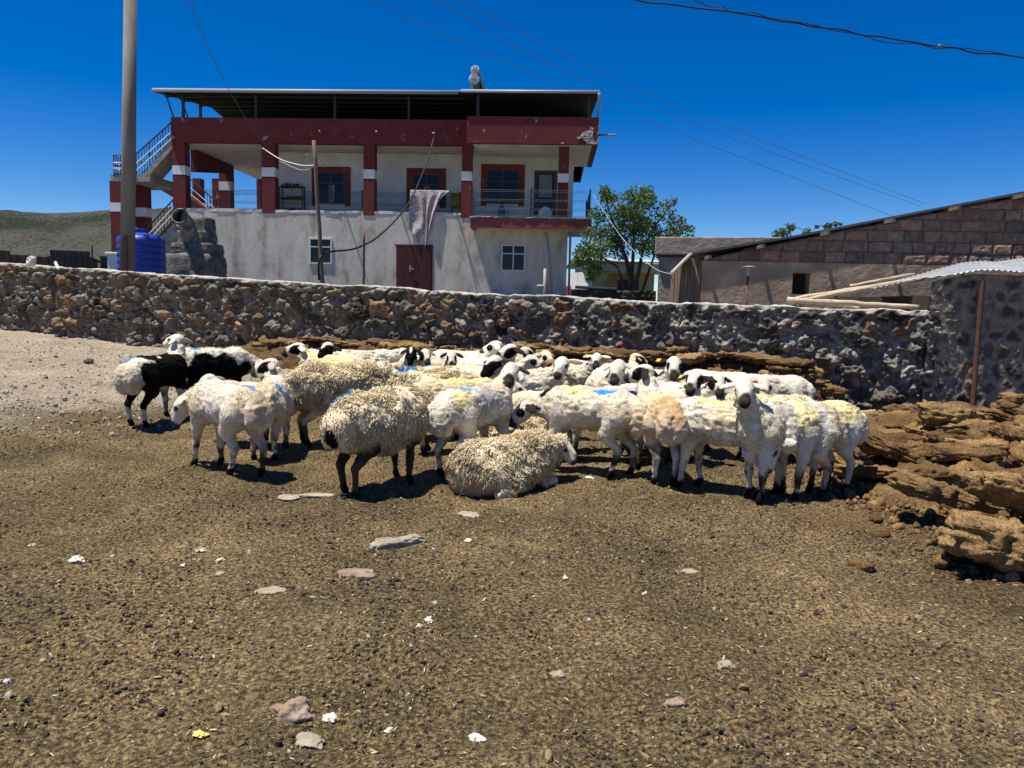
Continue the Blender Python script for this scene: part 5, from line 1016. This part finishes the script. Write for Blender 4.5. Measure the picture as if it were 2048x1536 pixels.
    for p in P:
        m = max(np.max(p[3]), 0) if p[1] == 'e' else max(p[4])
        a = p[2]; b = p[3] if p[1] == 's' else p[2]
        lo = np.minimum(lo, np.minimum(a, b)-m); hi = np.maximum(hi, np.maximum(a, b)+m)
    lo[2] = max(lo[2], -0.02)
    h = 0.0125; lo -= 2*h; hi += 2*h; N = np.ceil((hi-lo)/h).astype(int)+1
    F = np.full(N, 0.5); best = np.full(N, 9.0); part = np.zeros(N, np.int8)
    ax = [lo[a]+h*np.arange(N[a]) for a in range(3)]
    for p in P:
        pt, kind, a, b_, c, kk = p
        if kind == 'e': r = np.max(b_); blo, bhi = a-r, a+r
        else: r = max(c); blo, bhi = np.minimum(a, b_)-r, np.maximum(a, b_)+r
        i0 = np.clip(np.floor((blo-kk-2*h-lo)/h).astype(int), 0, N); i1 = np.clip(np.ceil((bhi+kk+2*h-lo)/h).astype(int)+1, 0, N)
        sl = tuple(slice(i0[t], i1[t]) for t in range(3))
        X = np.stack(np.meshgrid(*[ax[t][sl[t]] for t in range(3)], indexing='ij'), -1)-a
        if kind == 'e':
            if c is not None: X = X @ c
            k0 = np.linalg.norm(X/b_, axis=-1); k1 = np.linalg.norm(X/b_**2, axis=-1); f = k0*(k0-1)/np.maximum(k1, 1e-6)
        else:
            ab = b_-a; t = np.clip((X @ ab)/(ab @ ab), 0, 1); f = np.linalg.norm(X-t[..., None]*ab, axis=-1)-(c[0]+(c[1]-c[0])*t)
        A = F[sl]; hh = np.maximum(kk-np.abs(A-f), 0)/kk; F[sl] = np.minimum(A, f)-hh*hh*kk*0.25
        m = f < best[sl]; best[sl] = np.where(m, f, best[sl]); part[sl] = np.where(m, pt, part[sl])
    V, Q = surface_nets(F, lo, h)
    gi = np.clip(np.round((V-lo)/h).astype(int), 0, N-1); pt = part[gi[:, 0], gi[:, 1], gi[:, 2]]
    return V, Q, pt
COL = dict(white=(.76, .70, .57), cream=(.68, .565, .35), wool=(.88, .745, .50), black=(.006, .0055, .005), brown=(.22, .12, .06), yellow=(.80, .67, .22), blue=(.02, .25, .62), tan=(.56, .40, .22), orange=(.56, .33, .14), pink=(.62, .42, .36), grey=(.36, .35, .34), dark=(.022, .017, .014))
COL = {a: np.array(b) for a, b in COL.items()}
def coat(name, bump, bs, rough=0.9):
    m = mat(name, (0.78, 0.77, 0.75), (1.12, 1.12, 1.12), scale=9, rough=rough, bump=bump, bscale=bs, usecol=True, spec=0.08, bdist=0.015)
    return m
shorn_mat = coat('shorn_coat', 0.7, 85); fleece_mat = mat('fleece', (0.88, 0.86, 0.82), (1.08, 1.08, 1.08), scale=14, rough=0.95, usecol=True, spec=0.1)
def translucent(m, f):                                 # wool and leaves let light through
    t = m.node_tree; b = t.nodes['Principled BSDF']; o = t.nodes['Material Output']; tr = t.nodes.new('ShaderNodeBsdfTranslucent'); mx = t.nodes.new('ShaderNodeMixShader'); mx.inputs[0].default_value = f
    t.links.new(b.inputs['Base Color'].links[0].from_socket, tr.inputs[0]); t.links.new(b.outputs[0], mx.inputs[1]); t.links.new(tr.outputs[0], mx.inputs[2]); t.links.new(mx.outputs[0], o.inputs[0])
translucent(fleece_mat, .3); translucent(leafm, .3)
eye_mat = mat('eye', (0.012, 0.009, 0.007), rough=0.12, spec=0.6)
tagm = {'y': mat('yellow_tag', (0.85, 0.52, 0.02), rough=0.4), 'o': mat('orange_tag', (0.80, 0.22, 0.03), rough=0.4), 'r': mat('red_tag', (0.6, 0.06, 0.03), rough=0.4), 'g': mat('green_tag', (0.45, 0.75, 0.05), rough=0.4)}
def spot(c, m, key, a): c[:] = c*(1-(m*a)[:, None])+COL[key]*(m*a)[:, None]
def sheep(label, a, p, h, s=1.0, np_=52, ny=0, fh=None, fp=-24, nl=0.235, c='white', face='w', earc=None, legs='w', wool=0.0, lie=False, marks=(), patch=(), tags=(), tail=1.0, ear=0.55, thin=1.0, step=None, eyes=True, seed=0, lump=1.0, muzzle=True, D=None, hs=None):
    hs = hs or (1.22 if D else 1.12)
    k = dict(hs=hs, h=h, np=np_, ny=ny, fh=fh, fp=fp, nl=nl, wool=wool, lie=lie, tail=tail, ear=ear, thin=thin, step=step, seed=seed)
    q = pose(k)
    V, Q, pt = sheep_sdf(k, q); N = vnormals(V, Q); sd_ = seed*13
    body = (pt == TORSO) | (pt == NECK) | (pt == TAIL)
    # shearing ridges and lumps
    amp = np.where(body, 1.0, np.where(pt == LEG, 0.4, 0.12))
    w_ = V+0.05*np.stack([vn(V*4+sd_, 1), vn(V*4+sd_, 2), vn(V*4+sd_, 3)], -1)
    if wool == 0:
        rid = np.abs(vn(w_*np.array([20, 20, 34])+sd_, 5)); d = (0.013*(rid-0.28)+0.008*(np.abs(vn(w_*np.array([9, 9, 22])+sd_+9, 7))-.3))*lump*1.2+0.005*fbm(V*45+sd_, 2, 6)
    else: rid = None; d = 0.018*fbm(V*11+sd_, 3, 5)
    V = V+N*(d*amp)[:, None]
    # colours of the coat, with crease shade painted in
    n1 = fbm(V*5+sd_, 3, 21); n2 = fbm(V*22+sd_, 2, 22); C_ = np.tile(COL[c], (len(V), 1))
    spot(C_, np.clip(0.3+n1*1.1, 0, 1), 'cream' if wool == 0 else 'tan', 0.75 if wool == 0 else .14)
    if wool == 0: spot(C_, np.clip(-n1*1.2-0.25+0.4*n2, 0, 1), 'grey', 0.3); spot(C_, body*sst(.16, .02, rid)*np.clip(.6+n2, 0, 1), 'tan', .5)  # dips between the ridges tinted tan: crease dirt and shade put into the coat
    z0 = q['dz']
    spot(C_, np.clip((0.40+z0-V[:, 2])/0.12, 0, 1)*body*np.clip(0.6+n2, 0, 1), 'tan', 0.6 if wool == 0 else .3)   # soiled belly wool
    spot(C_, (pt == TAIL)*np.clip(0.5+n1, 0, 1), 'tan', 0.40)
    leg = (pt == LEG); hoof = (pt == HOOF)
    if not lie:
        zl = V[:, 2]+0.05*n1
        if legs == 'b': spot(C_, leg*sst(.44, .34, zl), 'black', 0.95)
        elif legs == 'd': spot(C_, leg*sst(.42, .28, zl)*np.clip(0.55+n1*1.6, 0, 1), 'dark', 0.95)
        else: spot(C_, leg*sst(.32, .2, zl)*sst(-.02, .12, n1+.4*n2), 'black', 0.92); spot(C_, leg*sst(.22, .13, zl)*sst(-.25, -.1, n1+.5*n2), 'dark', .9); spot(C_, leg*sst(.40, .2, zl)*np.clip(0.3-n1, 0, 1), 'tan', 0.5)
        spot(C_, (leg | hoof)*sst(.085, .065, V[:, 2]+0.02*n2), 'black', 0.95)
    spot(C_, hoof*1.0, 'black', 0.95)
    spot(C_, (body | leg)*sst(.30, .55, fbm(V*7+sd_*2+3, 3, 33)-.25*(V[:, 2] > .55)), 'brown' if seed % 3 else 'dark', .3)
    for (px_, py_, pz_, r_, key) in patch:
        dd = np.linalg.norm((V-np.array([px_, py_, pz_+z0]))*np.array([1, 1, 1]), axis=1)/r_+0.30*n1+0.10*n2
        spot(C_, ((pt != HEAD) & (pt != EAR))*(sst(1.04, 0.96, dd) if key == 'black' else sst(1.35, 0.35, dd+.35*n2)), key, 1.0 if key == 'black' else 0.8)
    for (x_, y_, rx, ry, key) in marks:                # sprayed on from above
        rx, ry = (rx*1.3, ry*1.4) if key == 'blue' else (rx, ry); dd = np.hypot((V[:, 0]-x_)/rx, (V[:, 1]-y_)/ry)+0.35*n2+0.25*n1
        spot(C_, body*(N[:, 2] > -0.2)*sst(1.15, 0.55 if key != 'blue' else 0.75, dd), key, 0.95 if key == 'blue' else 0.62)
    # the face
    u = (V-q['hb']) @ q['hf']/hs; hd = (pt == HEAD) | ((pt == NECK) & (np.linalg.norm(u, axis=1) < .10)); hdf = hd*1.0
    spot(C_, hdf*(u[:, 0] > -0.03), 'white', 0.75)
    jn = 0.10*n2+0.14*fbm(V*13+sd_, 2, 25)
    def ell(cx, cy, cz, r1, r2, r3, two=True):
        yy = np.abs(u[:, 1])-cy if two else u[:, 1]-cy
        return np.sqrt(((u[:, 0]-cx)/r1)**2+(yy/r2)**2+((u[:, 2]-cz)/r3)**2)+jn
    if face in ('mask', 'eyes', 'side', 'black', 'nose'):
        if face == 'black': spot(C_, hdf*sst(.98, .9, ell(.07, 0, -.01, .16, .2, .12)), 'black', 1); spot(C_, hdf*sst(1.05, .9, ell(.02, 0, .075, .06, .018, .04, False)), 'white', 1)
        if face == 'mask': spot(C_, hdf*sst(1.02, .94, ell(.085, 0, -.02, .115, .2, .075)), 'black', 1); spot(C_, hdf*sst(1.05, .9, ell(.05, .0, .065, .07, .02, .035, False)), 'white', 1)
        if face == 'eyes': spot(C_, hdf*sst(1.02, .94, ell(.058, .05, .012, .038, .035, .036)), 'black', 1)
        if face == 'side': spot(C_, hdf*sst(1.02, .94, ell(.04, .06, -.005, .085, .035, .065)), 'black', 1)
    else: spot(C_, hdf*sst(1.05, .9, ell(.058, .05, .016, .027, .026, .020)), 'dark', .92)
    if muzzle: spot(C_, hdf*sst(.150, .172, u[:, 0]+0.03*jn+0.15*np.abs(u[:, 1])*(face == 'w')) if face == 'w' else hdf*sst(.122, .140, u[:, 0]+0.08*jn), 'black' if face != 'w' else 'dark', .95)
    ec = earc or ('black' if face in ('mask', 'black', 'side') else 'white')
    spot(C_, (pt == EAR)*1.0, ec, 0.97)
    if ec != 'black': spot(C_, (pt == EAR)*np.clip(0.3-N[:, 2]*0.8, 0, 1), 'pink', 0.45)
    # where it stands
    anc = dict(feet=(0, 0, 0), back=(-.02, 0, .725+z0), rump=(-.42, 0, .62+z0), head=q['head'])[a]; anc = np.array(anc)*s
    c_, s_ = math.cos(R(h)), math.sin(R(h)); off = np.array([c_*anc[0]-s_*anc[1], s_*anc[0]+c_*anc[1], anc[2]])
    d = ray(*p); t = 7.0
    if D: t = D/d.y; zg = CAMZ+d.z*t-off[2]; rt = np.array([d.x*t-off[0], d.y*t-off[1]]); zr = gz1(*rt); s = s*(CAMZ+d.z*t-zr)/off[2]; off = off*((CAMZ+d.z*t-zr)/off[2])
    else:
        for _ in range(60):
            rt = (d.x*t-off[0], d.y*t-off[1]); e = CAMZ+d.z*t-off[2]-gz1(*rt); t = min(max(t-0.6*e/d.z if d.z < -.01 else t, 3.5), 13)
            if abs(e) < 1e-4: break
    rt = (d.x*t-off[0], d.y*t-off[1])
    root = empty('sheep', (rt[0], rt[1], float(np.mean(gpt(np.array([rt[0]+.25*c_, rt[0]-.3*c_, rt[0]]), np.array([rt[1]+.25*s_, rt[1]-.3*s_, rt[1]]))))-0.006), R(h), label, 'sheep', 'sheep crowded in the yard'); root.scale = (s, s, s)
    print('SHEEP', seed, round(rt[0], 2), round(rt[1], 2), round(s, 2))
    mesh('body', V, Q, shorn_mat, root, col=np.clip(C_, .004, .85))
    if eyes:
        for sg in (1, -1):
            D_, F_ = ico(2); mesh('eye', D_*0.0125*hs+(q['hb']+q['hf'] @ np.array([.056, .0475*sg, .016])*hs), F_, eye_mat, root)
    for sg, cl in tags:
        pc, M = q['ear%d' % sg]; D_ = MB().box(-.022, .022, -.026, .026, .010, .016)
        Vt = D_.V[0] @ M.T+pc; mb = MB(); mb.add(Vt, [tuple(f) for f in D_.F]); mb.build('ear_tag', tagm[cl], root, bevel=.002)
    if wool or not D: fleece(root, V, Q, N, pt, C_, q, wool, seed, lie, D)
    return root
def fleece(root, V, Q, N, pt, C_, q, wool, seed, lie, far):
    short = wool == 0; wool = wool or .17
    rg = np.random.default_rng(seed+50); z0 = q['dz']
    fc = V[Q].mean(1); fn = N[Q].mean(1); fp = pt[Q[:, 0]]; fcol = C_[Q].mean(1)
    ok = (fp == TORSO) | (fp == NECK) | ((fp == LEG) & (fc[:, 2] > .36+z0)) | ((fp == TAIL) & (rg.random(len(fp)) < .45))
    ok = np.nonzero(ok)[0]; n = 3600 if short else int(18000*min(wool, 1.2)); f = rg.choice(ok, n)
    B = fc[f]+rg.normal(size=(n, 3))*(.003 if short else .006); nr = fn[f]; cl = fcol[f]*(0.9+0.2*rg.random((n, 1)))*(1+(.04 if short else .16)*vn(B*7, 13))[:, None]
    ln = (0.052 if short else .043)*wool*(0.6+0.7*rg.random(n))*(0.8+0.4*vn(B*9, 3)); ln = ln*np.where(fp[f] == TAIL, .45, 1)*np.where(nr[:, 2] > .6, .8, 1.1)
    cd_ = np.stack([vn(B*12+seed, 7), vn(B*12+seed, 8), vn(B*12+seed, 9)], -1)+rg.normal(size=(n, 3))*.12
    g = np.array([-.15, 0, -1.0])
    tg = g-nr*(nr @ g)[:, None]; tl_ = np.linalg.norm(tg, axis=1)[:, None]; wv = np.stack([vn(B*4.5+seed, 17), vn(B*4.5+seed, 18), vn(B*4.5+seed, 19)], -1)
    d1 = nr*(0.4 if short else 0.20)+tg*0.6+wv*1.0*(1.25-tl_)+cd_*(.75 if short else .5); d1 /= np.linalg.norm(d1, axis=1)[:, None]
    d2 = nr*0.02+tg*0.9+wv*1.1*(1.25-tl_)+cd_*(1. if short else .6); d2 /= np.linalg.norm(d2, axis=1)[:, None]
    r = (0.0055 if not short else .0042)*(0.7+0.6*rg.random(n)); B = B-nr*(.001 if short else .006)
    M1 = B+d1*(ln*.5)[:, None]; T = M1+d2*(ln*.7)[:, None]
    if lie: T[:, 2] = np.maximum(T[:, 2], .01); M1[:, 2] = np.maximum(M1[:, 2], .012)
    s1 = np.cross(d1, [0.3, .9, .2]); s1 /= np.linalg.norm(s1, axis=1)[:, None]; s2 = np.cross(d1, s1); VV = []
    for (Pc, rr) in ((B, 0.25), (M1, 1.0)):
        for t in (0, 2.094, 4.189): VV.append(Pc+(s1*math.cos(t)+s2*math.sin(t))*(r*rr)[:, None])
    if not short:
        ph = rg.random(n)*6.28; am = (.010*(.5+rg.random(n)))[:, None]; sw = s1*np.cos(ph)[:, None]+s2*np.sin(ph)[:, None]
        for t in range(3): VV[3+t] = VV[3+t]+sw*am
        T = T-sw*am*1.2
    VV.append(T); VV = np.stack(VV, 1); ids = (np.arange(n)*7)[:, None]
    qd = np.concatenate([ids+np.array([a, b, b+3, a+3]) for a, b in ((0, 1), (1, 2), (2, 0))]).astype(np.int32)
    tr = np.concatenate([ids+np.array([a, b, 6]) for a, b in ((3, 4), (4, 5), (5, 3))]).astype(np.int32)
    cc = np.repeat(cl[:, None, :], 7, 1); cc[:, 6] *= 1.08
    mesh('fleece', VV.reshape(-1, 3), [qd, tr], fleece_mat, root, col=np.clip(cc.reshape(-1, 3), .004, .92), smooth=not short)
BL = 'blue'
# ---- the front row
sheep('white shorn sheep at the right front staring at the camera with a black nose', 'head', (1489, 782), 201, fh=-104, fp=-20, ny=18, np_=66, nl=.27, face='nose', c='white', legs='w', step=[.0, -.03, .02, -.03], seed=1, thin=.9, ear=.35, tags=[(1, 'y')], patch=[(-.1, .0, .6, .3, 'grey')], lump=1.1)
sheep('white shorn sheep with a yellow shoulder patch, partly hidden by the staring sheep', 'back', (1458, 798), 152, np_=-30, fp=-55, c='white', face='w', step=[.05, -.06, .04, -.05], marks=[(.08, -.02, .16, .11, 'yellow')], seed=2, lump=1.3)
sheep('yellowish shorn sheep with a blue spot whose rump points right, behind the staring sheep', 'back', (1636, 802), 212, np_=-45, fp=-70, c='white', legs='w', marks=[(0, 0, .5, .3, 'yellow'), (-.04, .10, .05, .04, BL)], step=[.05, -.05, .03, -.02], seed=3, tail=1.05)
sheep('white shorn sheep with lowered head at the left front, blue stripe on its rump', 'back', (452, 768), 142, np_=-22, ny=12, fh=175, fp=-50, c='white', step=[.06, -.03, .12, -.03], marks=[(-.27, -.03, .085, .035, BL)], tail=.8, thin=.92, seed=4, lump=.6, face='w', ear=.35, patch=[(-.42, 0, .6, .14, 'tan')])
sheep('big cream woolly sheep with black legs at the front, rump towards the camera', 'back', (760, 786), 60, s=1.0, np_=0, ny=-10, wool=1.0, c='wool', legs='b', face='mask', step=[.04, -.04, .03, -.06], marks=[(-.3, .08, .09, .05, BL)], seed=5, tail=1.05, patch=[(-.52, 0, .45, .07, 'black')])
sheep('grey and white mottled shorn sheep behind the lying one, looking back with a black muzzle', 'back', (950, 774), 56, fh=-96, fp=-22, ny=-5, np_=52, nl=.28, face='nose', c='white', earc='dark', patch=[(.05, -.1, .7, .16, 'grey'), (-.1, -.12, .55, .12, 'grey')], marks=[(-.22, -.02, .085, .045, BL), (-.3, -.1, .1, .1, 'yellow')], seed=6, ear=.75, legs='w')
sheep('yellowish shorn sheep with lowered head standing right behind the lying sheep, blue stripe on back', 'back', (1180, 777), 154, np_=-22, ny=8, fh=182, fp=-38, nl=.25, c='white', face='eyes', earc='black', marks=[(.05, -.03, .24, .16, 'yellow'), (-.18, .03, .09, .045, BL)], patch=[(.36, .0, .66, .09, 'black')], step=[0, .02, .07, -.04], seed=7, tail=1.15)
sheep('cream woolly sheep lying in front of the flock, its head resting to the right', 'back', (1010, 874), 34, s=.9, lie=True, np_=12, ny=-18, nl=.24, fh=-20, fp=-40, wool=1.25, c='wool', face='w', seed=8, ear=.9, tail=.8)
sheep('second woolly sheep lying half hidden behind the lying cream sheep', 'back', (1022, 838), 20, s=.9, lie=True, np_=5, fh=10, fp=-30, wool=1.1, c='wool', seed=9, eyes=False, D=6.75)
# ---- the left end
sheep('leftmost sheep, patched black and white with a fat tail and a blue mark', 'rump', (262, 730), 80, s=1.03, np_=64, ny=22, fh=158, fp=-8, nl=.28, c='white', legs='d', face='w', marks=[(-.36, .06, .05, .045, BL)], patch=[(-.12, .1, .6, .17, 'black'), (-.2, -.16, .45, .24, 'black'), (-.22, -.02, .74, .11, 'black'), (.06, -.10, .72, .10, 'black'), (.12, -.14, .55, .2, 'black'), (.1, .1, .7, .13, 'black'), (-.33, -.1, .33, .13, 'black'), (-.33, .1, .33, .12, 'black')], tags=[(1, 'g')], tail=1.15, seed=10, lump=.6, muzzle=False)
sheep('white sheep with a large black flank patch beside the black and white patched sheep', 'back', (426, 697), 32, s=1.0, np_=-25, ny=-10, fp=-60, wool=.35, c='white', legs='b', face='w', patch=[(-.12, -.18, .50, .17, 'black'), (.1, -.2, .50, .19, 'black'), (.28, -.18, .42, .15, 'black'), (-.3, -.16, .42, .12, 'black')], marks=[(-.22, .0, .05, .04, BL)], seed=11)
sheep('low white head with a yellow ear tag in front of the black flank patch', 'head', (412, 766), 172, s=.85, np_=34, nl=.2, fp=-35, fh=165, tags=[(-1, 'y')], seed=12, c='white', D=7.15)
sheep('white shorn sheep seen from behind, raised head turned left, red ear tag', 'back', (540, 752), 97, s=.98, np_=60, ny=36, fh=182, fp=-18, nl=.25, c='white', legs='w', tags=[(1, 'r')], marks=[(-.16, -.10, .055, .05, BL), (-.36, 0, .12, .1, 'tan')], seed=13, face='side', earc='pink', thin=.92)
sheep('yellow-stained sheep with black cheek patches looking left, behind the sheep with the red tag', 'head', (590, 696), 170, s=.95, fh=198, fp=-12, face='side', earc='white', marks=[(0, 0, .5, .3, 'yellow')], seed=14, D=9.6)
sheep('sheep with a black mask facing the camera, left one before the dung bank', 'head', (652, 696), -60, s=.95, fh=-112, fp=-22, face='mask', tags=[(-1, 'y')], seed=15, D=9.6, ear=.9)
sheep('large cream woolly sheep standing behind the front woolly sheep, faint blue mark on its rump', 'back', (680, 732), 26, s=1.06, np_=18, ny=-6, wool=1.15, c='wool', legs='w', marks=[(-.22, .06, .09, .05, BL), (-.1, .05, .3, .12, 'yellow')], seed=16, tail=.9)
sheep('woolly beige sheep with a blue stripe, just right of the large woolly sheep', 'back', (850, 743), 14, s=.98, np_=0, wool=.9, c='wool', marks=[(-.25, -.03, .1, .04, BL)], seed=17)
# ---- the middle
sheep('white shorn back of a sheep by the dung bank, left of the black-faced head', 'back', (728, 696), 12, s=.98, np_=20, fp=-30, c='white', seed=18, lump=1.4)
sheep('sheep with a nearly all black face at the back of the flock', 'head', (822, 712), -80, s=.92, fh=-88, fp=-38, face='black', seed=19, D=9.7, ear=.95)
sheep('sheep with a mottled grey face just right of the all black face', 'head', (852, 712), -70, s=.92, fh=-70, fp=-30, face='side', earc='grey', seed=20, D=9.8, ear=.8)
sheep('white shorn sheep with black eye rings peering over the yellow-stained backs', 'head', (903, 716), -85, s=.9, fh=-86, fp=-40, face='eyes', earc='black', seed=21, D=9.7, ear=.9)
sheep('yellow-stained shorn sheep with a blue spot behind the ridged yellow back', 'back', (905, 729), 6, s=.98, np_=12, c='white', marks=[(.05, 0, .3, .2, 'yellow'), (-.33, .02, .05, .04, BL)], seed=22)
sheep('shorn sheep with clipped ridges and a yellow back right behind the mottled sheep', 'back', (915, 754), 20, s=.98, np_=5, c='cream', marks=[(.05, 0, .3, .1, 'yellow'), (-.1, .08, .07, .03, BL)], seed=23, lump=1.6)
sheep('black-faced sheep with white crown and yellow ear tag in the middle of the flock', 'head', (985, 730), -50, s=.98, fh=-125, fp=-22, np_=60, face='mask', earc='black', tags=[(1, 'y')], seed=24, D=7.7, hs=1.3, ear=.35)
sheep('tall white-crowned sheep with a black cheek behind the black face with the yellow tag', 'head', (1015, 700), -40, s=1.0, fh=-150, fp=-20, np_=66, nl=.27, face='side', earc='black', seed=25, D=9.2, hs=1.3, marks=[(.3, 0, .2, .2, 'tan')])
sheep('pale sheep head turned left, touching the tall white-crowned sheep at the back', 'head', (985, 696), -20, s=.98, fh=170, fp=-20, face='eyes', earc='white', seed=26, D=10.0)
sheep('white sheep with a speckled black head bent down at the back of the flock', 'head', (1057, 706), 20, s=.95, fh=20, fp=-35, face='side', earc='grey', patch=[(.35, 0, .75, .12, 'grey')], seed=27, D=10.1, eyes=False)
sheep('white sheep with a blue smear on its neck below the speckled head', 'head', (1068, 722), -20, s=.95, fh=-30, fp=-25, face='eyes', earc='white', marks=[(.33, .05, .07, .07, BL)], seed=28, D=9.4)
sheep('small yellowish head with a black eye at the back, right of the speckled head', 'head', (1095, 713), -10, s=.92, fh=-60, fp=-30, face='eyes', earc='tan', c='cream', seed=29, D=9.9)
sheep('white sheep with clipped wrinkles and brown ears looking at the camera in the middle', 'head', (1122, 736), 8, s=1.0, fh=-108, fp=-20, ny=-42, np_=50, face='w', earc='brown', marks=[(.05, .05, .25, .12, 'yellow')], seed=30, ear=.05, hs=1.3, lump=1.5)
sheep('white-faced sheep with a yellow tag and black nose nearest the wall, right of middle', 'head', (1193, 720), -70, s=.95, fh=-100, fp=-22, face='nose', earc='white', tags=[(-1, 'y')], seed=31, D=9.6, ear=.1)
sheep('white sheep looking down left of the black-nosed head in the right middle', 'head', (1208, 742), 200, s=.95, fh=205, fp=-45, face='w', seed=32, D=8.6)
sheep('white sheep with a large black nose facing the camera in the right middle', 'head', (1235, 738), -85, s=1.0, fh=-112, fp=-30, face='nose', earc='white', seed=33, D=7.7, hs=1.3, ear=.95)
sheep('pinkish shorn sheep with two blue streaks, its rump beside the sheep seen from behind', 'back', (1215, 768), 172, s=.98, np_=-10, c='white', face='w', marks=[(-.24, .05, .05, .08, BL), (-.33, -.04, .05, .06, BL), (-.1, 0, .4, .2, 'pink')], seed=34, tail=.85, lump=.6)
# ---- the right
sheep('shorn sheep seen from behind with an orange-brown rump and its black ear turned left', 'rump', (1342, 826), 93, s=.98, np_=64, ny=8, nl=.28, fh=150, fp=-12, c='white', face='side', earc='black', legs='d', tags=[(1, 'o')], patch=[(-.38, 0, .66, .26, 'orange')], marks=[(-.1, 0, .16, .12, 'yellow')], seed=35, tail=.92, thin=.84, ear=.9)
sheep('sheep with a black side of the head and a yellow tag, face turned away', 'head', (1278, 722), 60, s=1.0, fh=25, fp=-25, np_=60, face='side', earc='black', tags=[(-1, 'y')], seed=36, D=9.2, eyes=False)
sheep('white-faced sheep with black ears held out and yellow tags, behind the sheep seen from behind', 'head', (1348, 732), -75, s=1.0, fh=-100, fp=-26, np_=62, face='eyes', earc='black', tags=[(1, 'y'), (-1, 'y')], seed=37, D=7.9, hs=1.3, ear=.1)
sheep('sheep with black eye patches, black nose and an orange tag, left of the staring sheep', 'head', (1388, 760), -65, s=1.03, fh=-118, fp=-20, np_=66, nl=.27, face='side', earc='black', tags=[(1, 'o'), (-1, 'y')], seed=38, D=6.7, hs=1.3, ear=.4)
sheep('white sheep with black eyes just left of the staring sheep', 'head', (1437, 765), -60, s=1.0, fh=-95, fp=-30, np_=60, face='side', earc='black', tags=[(1, 'y')], seed=39, D=7.1, ear=.9)
sheep('white sheep whose bent neck shows behind the head with black eyes', 'back', (1438, 738), -40, s=.98, np_=10, fp=-50, c='white', seed=40, D=8.6, eyes=False)
sheep('white sheep with a pink inner ear resting its chin, right behind the staring sheep', 'head', (1528, 770), -80, s=.95, fh=-98, fp=-40, np_=25, c='white', face='w', earc='pink', seed=41, D=7.9, ear=.3)
sheep('smooth white back of a sheep at the right against the dung stack', 'back', (1545, 746), 175, s=.98, np_=0, c='white', seed=42, D=8.8, eyes=False, lump=.5)
sheep('woolly beige back between the pink-eared sheep and the staring sheep', 'back', (1545, 787), 160, s=1.0, np_=0, wool=.5, c='wool', seed=43, D=6.9, eyes=False)
sheep('sheep standing behind the yellowish sheep with lowered head, its dark legs showing underneath', 'back', (1092, 778), 25, s=.95, np_=-10, c='white', legs='b', face='mask', seed=44, D=7.05, eyes=False)
sheep('sheep half hidden between the pinkish sheep and the wall side heads, dark legs showing', 'back', (1300, 772), 130, s=.95, np_=0, c='white', legs='b', face='mask', seed=45, D=7.0, eyes=False)
